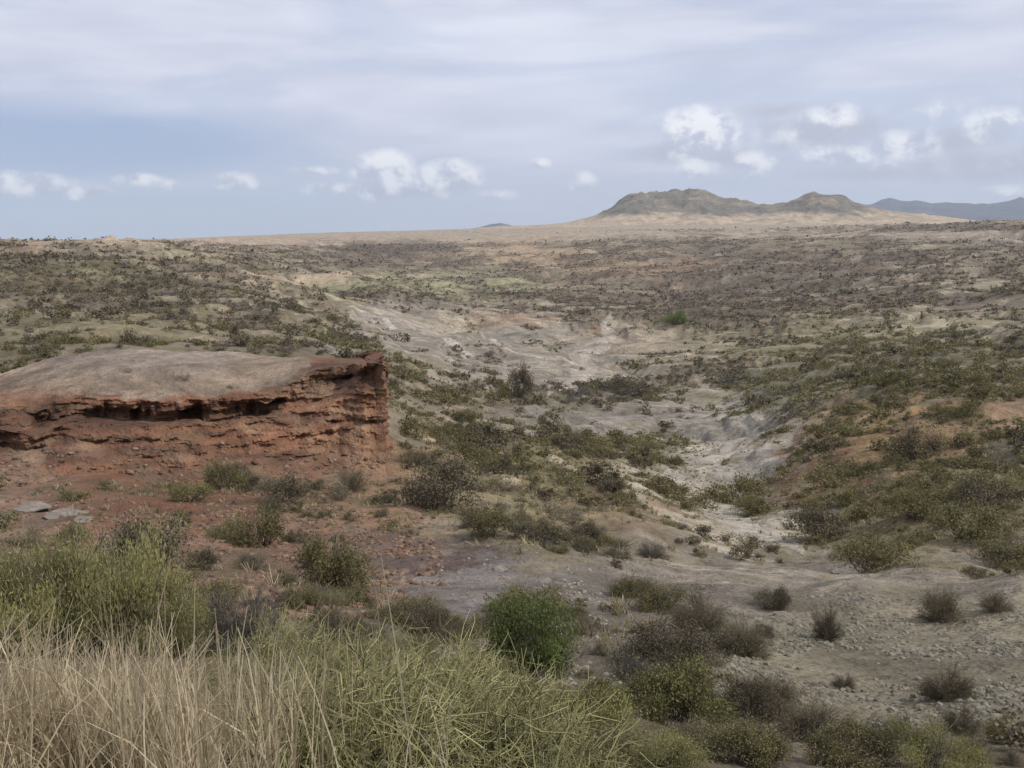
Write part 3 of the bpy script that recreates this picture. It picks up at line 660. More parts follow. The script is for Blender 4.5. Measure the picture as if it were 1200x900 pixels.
def shrub_mesh(rg, nleaf, leaf, clumps=16, flat=.75, stems=40, aspect=.5, hollow=.5, spread=.17, up=0.3, stem_r=.012, twigs=0):
    """returns foliage (v,f,t) and stems (v,f,t), unit radius"""
    p, k, cc = dome_points(nleaf, rg, clumps, flat, hollow, spread)
    v, f = quads(p, leaf * (.6 + .8 * rg.random(nleaf)), rg, aspect, up)
    base = rg.random(clumps) * .5
    t = np.repeat(np.clip(base[k] + rg.random(nleaf) * .5, 0, 1), 4)
    ns = stems
    ki = rg.integers(0, clumps, ns)
    s0 = np.stack([rg.normal(size=ns) * .10, rg.normal(size=ns) * .10, np.full(ns, -.05)], 1)
    s3 = cc[ki] + rg.normal(size=(ns, 3)) * .16; s3[:, 2] = np.abs(s3[:, 2])
    u = np.linspace(0, 1, 6)[None, :, None]
    mid = s0 * .5 + s3 * .5 + rg.normal(size=(ns, 3)) * .09; mid[:, 2] += .04
    path = (1 - u) ** 2 * s0[:, None] + 2 * u * (1 - u) * mid[:, None] + u ** 2 * s3[:, None]
    sv, sf, si = tubes(path, np.full(ns, stem_r), np.full(ns, stem_r * .25))
    st = rg.random(ns)[si]
    if twigs:
        kk = rg.integers(0, ns, twigs); j = rg.integers(2, 6, twigs)
        q0 = path[kk, j]; dr = (q0 - [0, 0, .1]); dr /= np.linalg.norm(dr, axis=1)[:, None] + 1e-6
        q1 = q0 + (dr + rg.normal(size=(twigs, 3)) * .7) * (.10 + .16 * rg.random((twigs, 1)))
        q1[:, 2] = np.abs(q1[:, 2])
        qm = (q0 + q1) / 2 + rg.normal(size=(twigs, 3)) * .02
        tv, tf, ti = tubes(np.stack([q0, qm, q1], 1), np.full(twigs, stem_r * .35), np.full(twigs, stem_r * .15))
        sf = np.concatenate([sf, tf + len(sv)]); sv = np.concatenate([sv, tv]); st = np.concatenate([st, rg.random(twigs)[ti]])
    return (v, f, t), (sv, sf, st)
def as_mesh(name, vft, mat):
    o = mesh_np(name, vft[0], vft[1], mat, tint=vft[2]); me = o.data
    bpy.data.objects.remove(o)
    return me
_lib = {}
KN = {'olive': dict(mat='olive'), 'dark': dict(mat='dark'), 'brown': dict(mat='brown'), 'grey': dict(mat='grey'), 'green': dict(mat='green'), 'lime': dict(mat='lime'), 'olive2': dict(mat='olive2')}
def lib(kind, lod, var):
    """mesh data (foliage, stems) for a kind / detail level / variant, unit radius"""
    key = (kind, lod, var)
    if key in _lib: return _lib[key]
    rg = np.random.default_rng(abs(hash(('k', len(kind), ord(kind[0]) + ord(kind[1]), lod, var))) % (2 ** 31)) if False else np.random.default_rng(sum(map(ord, kind)) * 100 + lod * 10 + var)
    nl = {0: 12000, 1: 4600, 2: 1700}[lod]; lf = {0: .048, 1: .066, 2: .098}[lod]
    kw = dict(flat=.7, clumps=26 if lod < 2 else 16, stems={0: 90, 1: 50, 2: 16}[lod], spread=.15, twigs={0: 900, 1: 250, 2: 0}[lod])
    if kind in ('brown', 'grey'):
        nl = int(nl * .30); kw.update(twigs={0: 4200, 1: 1400, 2: 260}[lod], stems={0: 200, 1: 110, 2: 40}[lod], aspect=.25, stem_r=.010)
    if kind == 'lime': kw.update(aspect=.22, up=1.6); lf *= 1.05; nl = int(nl * 2.0)
    fo, st = shrub_mesh(rg, nl, lf, **kw)
    fm = as_mesh('foliage', fo, M[KN[kind]['mat']]); sm = as_mesh('stems', st, M['wood'] if kind not in ('grey', 'brown') else M[KN[kind]['mat']])
    # one joined mesh for small copies
    jm = as_mesh('shrub', (np.concatenate([fo[0], st[0]]), np.concatenate([fo[1], st[1] + len(fo[0])]), np.concatenate([fo[2], st[2] * .5])), M[KN[kind]['mat']])
    _lib[key] = (fm, sm, jm)
    return _lib[key]
NAMEK = {'olive2': 'bush', 'olive': 'shrub', 'dark': 'shrub', 'green': 'shrub', 'lime': 'bush', 'brown': 'dry_bush', 'grey': 'dry_bush'}
placed = []
def put(kind, pos, rad, hr, label, group=None, lod=1, parts=True, name=None, cat=None, var=None):
    """a shrub thing: pos world (z relative camera), rad = half width, hr = height / width factor"""
    var = random.randrange(4) if var is None else var
    fm, sm, jm = lib(kind, lod, var)
    name = name or NAMEK[kind]
    rz = random.uniform(0, 6.28)
    loc = (pos[0], pos[1], pos[2] + CZ - .03 * rad)
    hr = hr * 1.25
    sc = (rad * random.uniform(.82, 1.15), rad * random.uniform(.8, 1.2), rad * hr)
    if parts:
        o = empty(name, loc, rz, sc)
        a = bpy.data.objects.new('foliage', fm); b = bpy.data.objects.new('stems', sm)
        for q in (a, b): COL.objects.link(q); q.parent = o
    else:
        o = bpy.data.objects.new(name, jm); COL.objects.link(o); o.location = loc; o.rotation_euler = (0, 0, rz); o.scale = sc
    o.rotation_euler = (random.uniform(-.12, .12), random.uniform(-.12, .12), rz)
    tag(o, label, cat or ('dry bush' if name == 'dry_bush' else 'shrub'), group)
    placed.append((pos[0], pos[1], rad))
    return o

# prominent shrubs: px of centre, py of the foot, width in px, height factor, kind, label
HERO = [
 (308, 640, 74, 1.0, 'olive', 'rounded dark green shrub on brown scree, left of and smaller than its neighbour'),
 (388, 694, 104, 1.1, 'olive', 'big rounded dark green shrub standing in the middle of the brown scree'),
 (520, 592, 90, 1.0, 'dark', 'large dark shrub right of the scree at the top of the green slope'),
 (575, 628, 58, 1.0, 'olive', 'olive shrub just right of the purplish bare patch'),
 (262, 574, 46, 1.2, 'olive', 'grey-green shrub against the foot of the red rock face'),
 (225, 588, 50, .8, 'olive', 'low spreading olive shrub on the red scree left of the grey-green one'),
 (330, 590, 64, .8, 'dark', 'dull low shrub at the foot of the red bluff, middle of three'),
 (408, 575, 54, .9, 'brown', 'leafless brown bush below the right end of the red bluff'),
 (485, 545, 34, 1.1, 'brown', 'brown twiggy bush just off the right corner of the red bluff'),
 (160, 656, 50, .8, 'olive', 'small olive shrub behind the yellow-green thicket'),
 (186, 640, 34, .8, 'olive', 'smallest olive shrub on the scree above the yellow-green thicket'),
 (30, 640, 56, .5, 'brown', 'flat brown bush at the left edge below the pale slab rocks'),
 (622, 790, 116, 1.45, 'green', 'bright green leafy bush in the middle of the foreground slope'),
 (560, 800, 70, .9, 'olive', 'olive bush half behind the wiry green stems'),
 (690, 870, 130, .9, 'olive2', 'broad yellow-green bush below the bright green bush'),
 (795, 850, 120, 1.0, 'olive2', 'olive bush at the left foot of the grey clod slope'),
 (745, 800, 60, .7, 'grey', 'thin grey twiggy bush right of the bright green bush'),
 (820, 736, 70, .9, 'brown', 'reddish brown bush on the left crest of the grey slope'),
 (778, 715, 70, .7, 'olive', 'low olive shrub left of the reddish brown bush'),
 (740, 700, 56, .7, 'olive', 'small olive shrub uphill of the grey stony patch'),
 (875, 770, 60, 1.1, 'brown', 'spindly brown bush on the left side of the grey slope'),
 (905, 712, 46, .8, 'dark', 'dark shrub with a fallen branch on the smooth grey crest'),
 (970, 750, 44, 1.4, 'brown', 'upright twiggy bush in the middle of the grey slope'),
 (1100, 728, 50, 1.1, 'brown', 'grey-brown bush near the crest on the right of the grey slope'),
 (1168, 716, 34, .9, 'brown', 'small bush near the right edge just under the crest'),
 (1112, 822, 58, 1.1, 'brown', 'round brown bush low on the grey slope'),
 (1128, 862, 54, .9, 'brown', 'brown bush right under the round one on the grey slope'),
 (988, 806, 24, .9, 'brown', 'tiny twig tuft alone among the grey clods'),
 (905, 830, 70, .9, 'brown', 'dull brown bush between the olive bush and the clod slope'),
 (950, 870, 90, .8, 'brown', 'wide brown bush at the bottom of the clod slope'),
 (1185, 870, 60, .7, 'olive', 'olive bush in the lower right corner'),
 (870, 895, 110, .8, 'olive', 'olive bush at the bottom edge right of the yellow-green one'),
 (675, 912, 130, .8, 'olive', 'olive bush at the bottom edge between the wiry stems and the yellow-green bush'),
 (770, 915, 120, .7, 'lime', 'yellow-green bush at the bottom edge right of the wiry stems and the olive one'),
 (1000, 905, 110, .7, 'olive', 'low olive bush along the bottom edge under the clod slope'),
 (1090, 915, 110, .7, 'lime', 'yellowish bush along the bottom edge near the right corner'),
 (480, 730, 70, .7, 'olive', 'low olive shrub at the near edge of the lilac stony patch'),
 (290, 765, 110, 1.0, 'grey', 'grey leafless thicket between yellow-green bushes and wiry stems'),
 (1075, 543, 56, 1.0, 'dark', 'dark shrub on the ochre knoll of the right hillside'),
 (1068, 606, 54, .9, 'olive', 'olive shrub below the ochre knoll'),
 (960, 633, 70, .8, 'dark', 'dark shrub above the crest where the gully ends'),
 (1155, 590, 60, .8, 'dark', 'dark shrub at the right edge below the ochre knoll'),
 (1130, 630, 80, .8, 'olive', 'broad olive shrub at the right just above the grey crest'),
 (1020, 670, 90, .8, 'olive', 'olive shrub touching the far side of the grey crest'),
 (1175, 662, 70, .7, 'olive', 'low shrub on the crest by the right edge'),
 (610, 466, 34, 1.7, 'dark', 'tall dark shrub standing alone on the valley floor'),
 (790, 381, 34, .7, 'green', 'bright green tree-like shrub beyond the pale riverbed'),
 (730, 463, 60, .5, 'dark', 'wide dark thicket beside the dry riverbed'),
]
for px, py, wpx, hr, kind, label in HERO:
    p = hit(px, min(py, 897))
    if p is None: continue
    if py > 897:
        p = p * (1 - (py - 897) / 700); p[2] = hgt(p[0], p[1])
    d = math.hypot(p[0], p[1]) * math.sqrt(1 + .1)
    rad = wpx / 2 / F * d
    if px < 470 and 560 < py < 600:                                       # those on the outcrop's own talus
        pass
    put(kind, p, rad, hr, label, lod=0 if d < 30 else 1, var=2 if kind == 'green' else None)

for px, py, wpx, hr, kind, label in [(216, 446, 20, .7, 'brown', 'small tuft of dry twigs on the grey top of the bluff, left one'), (272, 455, 16, .6, 'brown', 'tiny twig tuft on the grey top above the ledge'),
                                     (332, 452, 22, .6, 'brown', 'dry twigs at the lip of the bluff, right one'), (150, 436, 12, .6, 'grey', 'faint grey twig tuft on the left part of the grey top')]:
    p = on_cap(px, py); put(kind, p, wpx / 2 / F * math.hypot(p[0], p[1]), hr, label, lod=2)
# yellow-green bushes on the left, behind the straw grass
LEFTB = [(-30, 772, 150, 1.35, 'yellow-green thicket bush cut by the left edge of the photo'), (55, 765, 150, 1.45, 'yellow-green bush, second from the left edge, with dark gaps at its foot'),
         (135, 760, 150, 1.35, 'yellow-green bush in the middle of the left thicket'), (205, 765, 110, 1.1, 'yellow-green bush at the right end of the left thicket'),
         (-120, 740, 150, 1.0, 'yellow-green bush beyond the left end of the thicket')]
for px, py, w, hr, label in LEFTB[:4]:
    p = hit(px, py); d = math.hypot(p[0], p[1]) * 1.05
    put('lime', p, w / 2 / F * d, hr, label, lod=0, group='yellow-green thicket on the left')

# ------------------------------------------------------------------ scattered shrubs
def scatter(n, d0, d1, power=2.0):
    """world-uniform (power 2) positions in the view sector"""
    u = rng.random(n); d = (d0 ** power + u * (d1 ** power - d0 ** power)) ** (1 / power)
    a = (rng.random(n) * 2 - 1) * R(33)
    x = np.sin(a) * d; y = np.cos(a) * d
    z = hgt(x, y)
    px, py = project(x, y, z)
    dn = density(px, py)
    keep = rng.random(n) < np.clip(clumpf(x, y, d, dn - .05), 0, 1)
    keep &= ~on_outcrop(x, y)
    return x[keep], y[keep], z[keep], px[keep], py[keep], d[keep]
allx = []
for (n, d0, d1, r0, r1) in [(900, 8.5, 20, .12, .42), (1900, 20, 60, .22, .75), (6000, 60, 150, .40, 1.2), (16000, 150, 400, .6, 1.6), (36000, 400, 1000, .8, 2.2), (64000, 1000, 2600, 1.1, 2.8), (16000, 2600, 6500, 2.0, 5.0)]:
    x, y, z, px, py, d = scatter(n, d0, d1, 2.0 if d0 < 900 else 1.5)
    rad = (r0 + (r1 - r0) * rng.random(len(x)) ** 2.2) * np.exp(rng.normal(size=len(x)) * .28)
    ok = (z + rad * 1.6) / d > -10
    ok &= seen(x, y, z + rad * 1.2)
    ok &= (px > -120) & (px < 1320)
    x, y, z, px, py, d, rad = (q[ok] for q in (x, y, z, px, py, d, rad))
    green = noise2(x / (30 + .05 * d) + 77, y / (30 + .05 * d)) + .35 * rng.normal(size=len(x)) + .5 * np.exp(-((py - 560) / 110) ** 2) + .5 * np.exp(-((px - 1100) / 200) ** 2 - ((py - 520) / 150) ** 2) + .25 * np.exp(-((py - 420) / 40) ** 2) - .12 - .45 * sstep(380, 900, d) - .4 * sstep(420, 260, px) * sstep(365, 345, py)
    kind = np.where(green > .25, 0, np.where(green > -.25, 1, np.where(rng.random(len(x)) < .75, 2, 3)))
    allx.append(np.stack([x, y, z, px, py, d, rad, kind], 1))
S = np.concatenate(allx)
for wx_, wy_, wv_ in WASHES:
    for a in range(0, len(wx_), 4):
        r_ = (wv_[a] * .42 if wv_[a] > 2.3 else 0)
        S = S[((S[:, 0] - wx_[a]) ** 2 + (S[:, 1] - wy_[a]) ** 2 > r_ * r_) | (np.abs(S[:, 7]) > 9)]
# keep clear of the hand-placed ones
for hx, hy, hr_ in placed:
    q = (np.hypot(S[:, 0] - hx, S[:, 1] - hy) > hr_ * .9 + S[:, 6] * .5)
    S = S[q]
KK = ['olive', 'dark', 'brown', 'grey']
score = S[:, 6] / S[:, 5]
inv = (S[:, 3] > 0) & (S[:, 3] < 1200) & (S[:, 4] > 262) & (S[:, 4] < 900)
# not hidden behind the outcrop
behind = (S[:, 3] < 452) & (S[:, 5] > 93) & (S[:, 4] > np.interp(S[:, 3], [-400, 0, 60, 110, 160, 250, 350, 440, 456], [452, 440, 421, 413, 410, 412, 419, 423, 427]))
S = S[~behind]; score = score[~behind]; inv = inv[~behind]
order = np.argsort(-(score * inv))
NI = {0: 0, 1: 0}
indiv = np.zeros(len(S), bool)
REG = [
 (lambda px, py, d: d > 150, 'far off on the valley side'),
 (lambda px, py, d: px > 850 and d > 34 , 'on the right hillside above the grey crest'),
 (lambda px, py, d: px < 470 and d > 30, 'on the brown scree below the red bluff'),
 (lambda px, py, d: px >= 470 and d > 55, 'on the green slope between the red bluff and the gully'),
 (lambda px, py, d: px >= 470 and d > 24, 'on the near slope right of the scree'),
 (lambda px, py, d: px < 470 and d > 9, 'on the near scree behind the foreground plants'),
 (lambda px, py, d: True, 'on the foreground slope by the grey clods'),
]
CN = {'olive': 'olive green shrub', 'dark': 'dark leafy shrub', 'brown': 'brown leafless bush', 'grey': 'grey leafless bush'}
for k in order:
    x, y, z, px, py, d, rad, kd = S[k]
    kind = KK[int(kd)]; ns = 0 if kd < 2 else 1
    lim = (225, 190)[ns]
    if NI[ns] >= lim: continue
    NI[ns] += 1; indiv[k] = True
    reg = next(r for f, r in REG if f(px, py, d))
    pxw = rad * 2 / d * F
    sz = 'large' if pxw > 38 else 'small' if pxw < 20 else 'middling'
    lab = f'{sz} {CN[kind]} {reg}'
    put(kind, (x, y, z), rad, random.uniform(.5, .95), lab, group=lab.replace('shrub', 'shrubs').replace('bush ', 'bushes '), lod=0 if d < 18 else 1 if d < 45 else 2, parts=pxw > 26)
    if NI[0] >= 225 and NI[1] >= 190: break
rest = S[~indiv]
# the rest: one merged object per kind of scrub
def template(nq, rg, leaf, flat=.75):
    p, k, cc = dome_points(nq, rg, 7, flat, .35, .2)
    v, f = quads(p, leaf * (.7 + .6 * rg.random(nq)), rg, .75, .4)
    return v, np.clip(rg.random(nq) * .6 + .4 * rg.random(7)[k], 0, 1)
def merged(name, sel, mat, label, cat):
    vs, ts = [], []
    for lo, hi, nq, leaf in ((0, 60, 520, .145), (60, 150, 260, .19), (150, 400, 84, .29), (400, 1000, 22, .48), (1000, 1e9, 8, .80)):
        tm = [template(nq, np.random.default_rng(i + int(lo)), leaf) for i in range(6)]
        q = sel[(sel[:, 5] >= lo) & (sel[:, 5] < hi)]
        if not len(q): continue
        vi = rng.integers(0, 6, len(q)); an = rng.random(len(q)) * 6.28
        tv = np.array([t[0] for t in tm])[vi]; tt = np.array([t[1] for t in tm])[vi]
        c, s = np.cos(an)[:, None], np.sin(an)[:, None]
        r = q[:, 6][:, None]
        hh = (.55 + .6 * rng.random(len(q)))[:, None]
        vx = (tv[..., 0] * c - tv[..., 1] * s) * r + q[:, 0][:, None]; vy = (tv[..., 0] * s + tv[..., 1] * c) * r + q[:, 1][:, None]
        vz = tv[..., 2] * r * hh + q[:, 2][:, None] + CZ - .05
        vs.append(np.stack([vx, vy, vz], -1).reshape(-1, 3))
        ts.append(np.repeat(np.clip(tt * .7 + .3 * rng.random((len(q), 1)), 0, 1), 4, axis=1).ravel())
    v = np.concatenate(vs); t = np.concatenate(ts)
    o = mesh_np(name, v, np.arange(len(v)).reshape(-1, 4), mat, tint=t)
    tag(o, label, cat, kind='stuff')
merged('green_scrub', rest[rest[:, 7] == 0], M['olive'], 'olive green scrub dotted over the valley slopes', 'scrub')
merged('dark_scrub', rest[rest[:, 7] == 1], M['dark'], 'dark scrub covering the far valley slopes', 'scrub')
merged('leafless_scrub', rest[rest[:, 7] == 2], M['brown'], 'brown leafless thorn scrub across the valley', 'scrub')
merged('grey_scrub', rest[rest[:, 7] == 3], M['grey'], 'grey leafless thorn scrub across the valley', 'scrub')
print('shrubs', len(S), 'individual', indiv.sum())

# small tufts of dry grass and weeds on the slopes
def tufts(name, n, d0, d1, mat, label, hmin, hmax, regionf, nb=14):
    x, y, z, px, py, d = scatter(n, d0, d1)
    k = regionf(px, py) & ~on_outcrop(x, y) & (px > -60) & (px < 1260)
    x, y, z, d = x[k], y[k], z[k], d[k]
    n = len(x)
    P0 = np.stack([x, y, z + CZ - .01], 1)[:, None] + rng.normal(size=(n, nb, 3)) * [.05, .05, 0]
    h = (hmin + (hmax - hmin) * rng.random((n, 1, 1)))
    dr = rng.normal(size=(n, nb, 3)) * [.55, .55, .15] + [0, 0, 1]
    tip = P0 + dr * h; w = rng.normal(size=(n, nb, 3)); w[..., 2] *= .2; w /= np.linalg.norm(w, axis=-1, keepdims=True)
    ww = (.004 + d[:, None, None] * .00028)
    v = np.stack([P0 - w * ww, P0 + w * ww, tip + w * ww * .4, tip - w * ww * .4], 2).reshape(-1, 3)
    t = np.repeat(rng.random(n * nb), 4)
    o = mesh_np(name, v, np.arange(len(v)).reshape(-1, 4), mat, tint=t)
    tag(o, label, 'grass', kind='stuff')
tufts('dry_tufts', 30000, 12, 190, M['straw'], 'sparse tufts of dry grass on the slopes', .08, .28, lambda px, py: (py > 430) & ~((px > 880) & (py > 672) & (py < 860) & (rng.random(len(px)) < .93)))
tufts('green_tufts', 45000, 12, 200, M['olive'], 'sparse low green weeds on the slopes', .06, .25, lambda px, py: (py > 430) & ~((px > 860) & (py > 672) & (py < 860)))

# ------------------------------------------------------------------ foreground: straw grass
def blades(n, xr, mat, name, label, hmin, hmax, wid, dens, lean=.25, seg=5):
    rg = np.random.default_rng(len(name) * 7)
    px = xr[0] + (xr[1] - xr[0]) * rg.random(n * 3)
    d = dens[0] + (dens[1] - dens[0]) * rg.random(n * 3)
    a = (px - 600) / F
    x = np.sin(a) * d; y = np.cos(a) * d
    k = dens[2](px, d) * (.45 + 1.3 * noise2(x * 2.2, y * 2.2) + .9 * noise2(x * 9, y * 9)) > rg.random(n * 3)
    x, y, d = x[k][:n], y[k][:n], d[k][:n]; n = len(x)
    z = hgt(x, y) + CZ - .02
    h = (hmin + (hmax - hmin) * rg.random(n) ** 1.6) * (1 + .35 * noise2(x * 2.6 + 9, y * 2.6) + .2 * noise2(x * 7, y * 7))
    az = rg.random(n) * 6.28; ln = np.abs(rg.normal(size=n)) * lean + .04
    u = np.linspace(0, 1, seg)[None]
    bend = (u ** 1.8) * ln[:, None] * h[:, None]; sway = np.sin(u * 3 + rg.random((n, 1)) * 6) * .012
    droop = 1 - .35 * (u ** 2) * np.minimum(ln[:, None] * 1.6, 1)
    P_ = np.stack([x[:, None] + np.cos(az)[:, None] * bend + sway, y[:, None] + np.sin(az)[:, None] * bend, z[:, None] + h[:, None] * u * droop], -1)
    wa = rg.random(n) * 6.28; wv = np.stack([np.cos(wa), np.sin(wa), wa * 0], -1)[:, None]
    w = (wid * (.5 + rg.random((n, 1))) * (1 - .75 * u))[..., None]
    v = np.stack([P_ - wv * w, P_ + wv * w], 2).reshape(-1, 3)
    b = (np.arange(n) * seg * 2)[:, None]; j = (np.arange(seg - 1) * 2)[None]
    f = np.stack([b + j, b + j + 1, b + j + 3, b + j + 2], -1).reshape(-1, 4)
    t = np.repeat(rg.random(n), seg * 2)
    o = mesh_np(name, v, f, mat, tint=t)
    tag(o, label, 'grass', kind='stuff')
edge = lambda px, d: sstep(430, 170, px + 40 * (5 - d)) * sstep(5.6, 4.3, d)
blades(19000, (-200, 460), M['straw'], 'dry_grass', 'tall dry straw-coloured grass in the lower left corner', .22, .60, .0034, (2.0, 5.8, edge), lean=.32)
blades(3500, (100, 720), M['wiry'], 'green_grass', 'green grass blades mixed among the foreground plants', .15, .42, .0030, (2.6, 8.0, lambda px, d: px * 0 + .8), lean=.5)
# tall single stalks
blades(300, (-100, 520), M['straw'], 'grass_stalks', 'long pale seed stalks rising above the straw grass', .50, .85, .0032, (2.6, 5.8, lambda px, d: px * 0 + 1), lean=.25)

# wiry green bushes of forking stems
def wiry(px, d, rad, h, n, label, seed):
    rg = np.random.default_rng(seed)
    a = (px - 600) / F
    c = np.array([math.sin(a) * d, math.cos(a) * d]); z = float(hgt(c[0], c[1])) + CZ
    o = empty('wiry_bush', (c[0], c[1], z))
    th = rg.random(n) * 6.28; sp = rg.random(n) ** .6
    s0 = np.stack([np.cos(th) * sp * rad * .35, np.sin(th) * sp * rad * .35, np.full(n, -.05)], 1)
    hh = h * (.35 + .8 * rg.random(n) ** 1.3) * (1 - .35 * sp)
    s1 = np.stack([np.cos(th) * sp * rad, np.sin(th) * sp * rad, hh], 1) + rg.normal(size=(n, 3)) * [.10, .10, .04]
    mid = (s0 + s1) / 2 + rg.normal(size=(n, 3)) * .07; mid[:, 2] += .06
    u = np.linspace(0, 1, 7)[None, :, None]
    path = (1 - u) ** 2 * s0[:, None] + 2 * u * (1 - u) * mid[:, None] + u ** 2 * s1[:, None]
    path += rg.normal(size=path.shape) * .018
    v, f, ii = tubes(path, .0044 + 0 * th, .0024 + 0 * th); t = rg.random(n)[ii] * .7
    m1 = mesh_np('stems', v, f, M['wiry'], tint=t, parent=o)
    # forks
    nf = n * 8
    kk = rg.integers(0, n, nf); j = rg.integers(2, 7, nf)
    q0 = path[kk, j]; dr = path[kk, np.minimum(j, 5) + 1] - path[kk, np.minimum(j, 5)]; dr /= np.linalg.norm(dr, axis=1)[:, None] + 1e-6
    ln = (.07 + .16 * rg.random((nf, 1)))
    d2 = dr + rg.normal(size=(nf, 3)) * 1.0 + [0, 0, .1]; d2 /= np.linalg.norm(d2, axis=1)[:, None]
    q2 = q0 + d2 * ln; q1 = (q0 + q2) / 2 + rg.normal(size=(nf, 3)) * .028
    v, f, ii = tubes(np.stack([q0, q1, q2], 1), .0026 + 0 * ln[:, 0], .0015 + 0 * ln[:, 0]); t = .3 + .7 * rg.random(nf)[ii]
    mesh_np('branchlets', v, f, M['wiry'], tint=t, parent=o)
    tag(o, label, 'bush', 'wiry green bushes in the foreground')
wiry(395, 5.6, .66, .58, 302, 'wiry yellow-green bush next to the straw grass, leftmost of the wiry ones', 1)
wiry(480, 4.9, .62, .56, 345, 'wiry yellow-green bush in the middle of the foreground with a dark hollow in it', 2)
wiry(575, 5.2, .62, .50, 316, 'wiry yellow-green bush, rightmost, reaching toward the broad yellow-green bush', 3)
wiry(410, 3.7, .50, .42, 240, 'wiry yellow-green bush at the bottom edge left of centre', 4)
wiry(560, 3.8, .52, .38, 240, 'wiry yellow-green bush at the bottom edge nearest the centre', 5)
wiry(310, 6.8, .60, .60, 260, 'wiry green bush behind the straw grass, in front of the grey thicket', 6)
wiry(460, 7.2, .7, .55, 300, 'wiry green bush behind the others, below the low olive shrub', 7)

# ------------------------------------------------------------------ stones
def stone_mesh(rg, n=None):
    import itertools
    t = (1 + 5 ** .5) / 2
    v = np.array([(-1, t, 0), (1, t, 0), (-1, -t, 0), (1, -t, 0), (0, -1, t), (0, 1, t), (0, -1, -t), (0, 1, -t), (t, 0, -1), (t, 0, 1), (-t, 0, -1), (-t, 0, 1)], float)
    v /= np.linalg.norm(v, axis=1)[:, None]
    f = np.array([(0, 11, 5), (0, 5, 1), (0, 1, 7), (0, 7, 10), (0, 10, 11), (1, 5, 9), (5, 11, 4), (11, 10, 2), (10, 7, 6), (7, 1, 8), (3, 9, 4), (3, 4, 2), (3, 2, 6), (3, 6, 8), (3, 8, 9), (4, 9, 5), (2, 4, 11), (6, 2, 10), (8, 6, 7), (9, 8, 1)])
    v *= (.7 + .6 * rg.random((12, 1)))
    v *= np.array([1, .8 + .3 * rg.random(), .5 + .25 * rg.random()])
    return v, f
st_t = [stone_mesh(np.random.default_rng(i)) for i in range(8)]
def rubble(name, n, boxpx, size, mat, label, dens=1.0, lift=.02):
    x = []; out = []
    px = boxpx[0] + (boxpx[2] - boxpx[0]) * rng.random(n); py = boxpx[1] + (boxpx[3] - boxpx[1]) * rng.random(n)
    # spread over the patch of ground those corners enclose
    cs = [hit(boxpx[i], boxpx[j]) for i, j in ((0, 1), (2, 1), (2, 3), (0, 3))]
    u, v = rng.random(n)[:, None], rng.random(n)[:, None]
    u = u; v = v ** .8
    p = (cs[0] * (1 - u) + cs[1] * u) * (1 - v) + (cs[3] * (1 - u) + cs[2] * u) * v
    X_, Y_ = p[:, 0], p[:, 1]
    cl = noise2(X_ * .45, Y_ * .45) + .5 * noise2(X_ * 1.6, Y_ * 1.6)
    k = rng.random(n) < np.clip(.28 + cl * 1.5, .02, 1) * dens
    X_, Y_ = X_[k], Y_[k]; n = len(X_)
    Z_ = hgt(X_, Y_)
    s = size[0] + (size[1] - size[0]) * rng.random(n) ** 3.5
    vi = rng.integers(0, 8, n); an = rng.random(n) * 6.28
    tv = np.array([q[0] for q in st_t])[vi]; c, sn = np.cos(an)[:, None], np.sin(an)[:, None]
    s_ = s[:, None]
    vx = (tv[..., 0] * c - tv[..., 1] * sn) * s_ + X_[:, None]; vy = (tv[..., 0] * sn + tv[..., 1] * c) * s_ + Y_[:, None]; vz = tv[..., 2] * s_ + Z_[:, None] + CZ + s_ * lift
    vv = np.stack([vx, vy, vz], -1).reshape(-1, 3)
    ff = (st_t[0][1][None] + (np.arange(n) * 12)[:, None, None]).reshape(-1, 3)
    o = mesh_np(name, vv, ff, mat, tint=np.repeat(rng.random(n), 12))
    tag(o, label, 'rubble', kind='stuff')
rubble('clods', 21000, (800, 690, 1260, 868), (.014, .075), M['clod'], 'loose grey-brown clods covering the near slope on the right', lift=.06)
rubble('gravel', 5000, (480, 655, 800, 800), (.015, .07), M['greyrock'], 'grey gravel on the lilac stony patch')
rubble('scree', 22000, (-20, 580, 520, 725), (.02, .13), M['redrock'], 'reddish brown scree below the bluff', lift=.12)
def on_face(name, n, lo, hi, size, mat, label):
    P1, P2 = project(v1[..., 0], v1[..., 1], v1[..., 2] - CZ)
    ok = np.argwhere((P2 > lo) & (P2 < hi) & (P1 > -60) & (P1 < 456))
    c = ok[rng.integers(0, len(ok), n)]; p = v1[c[:, 0], c[:, 1]]
    k = noise2(p[:, 0] * .5, p[:, 1] * 2) + .7 * rng.normal(size=n) * .5 > -.05
    p = p[k]; n = len(p); s_ = (size[0] + (size[1] - size[0]) * rng.random(n) ** 3)[:, None]
    tv = np.array([q[0] for q in st_t])[rng.integers(0, 8, n)]; an = rng.random(n) * 6.28; c_, sn = np.cos(an)[:, None], np.sin(an)[:, None]
    vv = np.stack([(tv[..., 0] * c_ - tv[..., 1] * sn) * s_ + p[:, :1], (tv[..., 0] * sn + tv[..., 1] * c_) * s_ + p[:, 1:2], tv[..., 2] * s_ + p[:, 2:3] + .1 * s_], -1).reshape(-1, 3)
    o = mesh_np(name, vv, (st_t[0][1][None] + (np.arange(n) * 12)[:, None, None]).reshape(-1, 3), mat, tint=np.repeat(rng.random(n), 12))
    tag(o, label, 'rubble', kind='stuff')
on_face('fallen_rocks', 1500, 535, 620, (.04, .22), M['redrock'], 'broken red rocks lying on the slope of the bluff')
on_face('pale_rocks', 500, 520, 620, (.04, .22), M['tanrock'], 'broken pale rocks lying on the slope of the bluff')
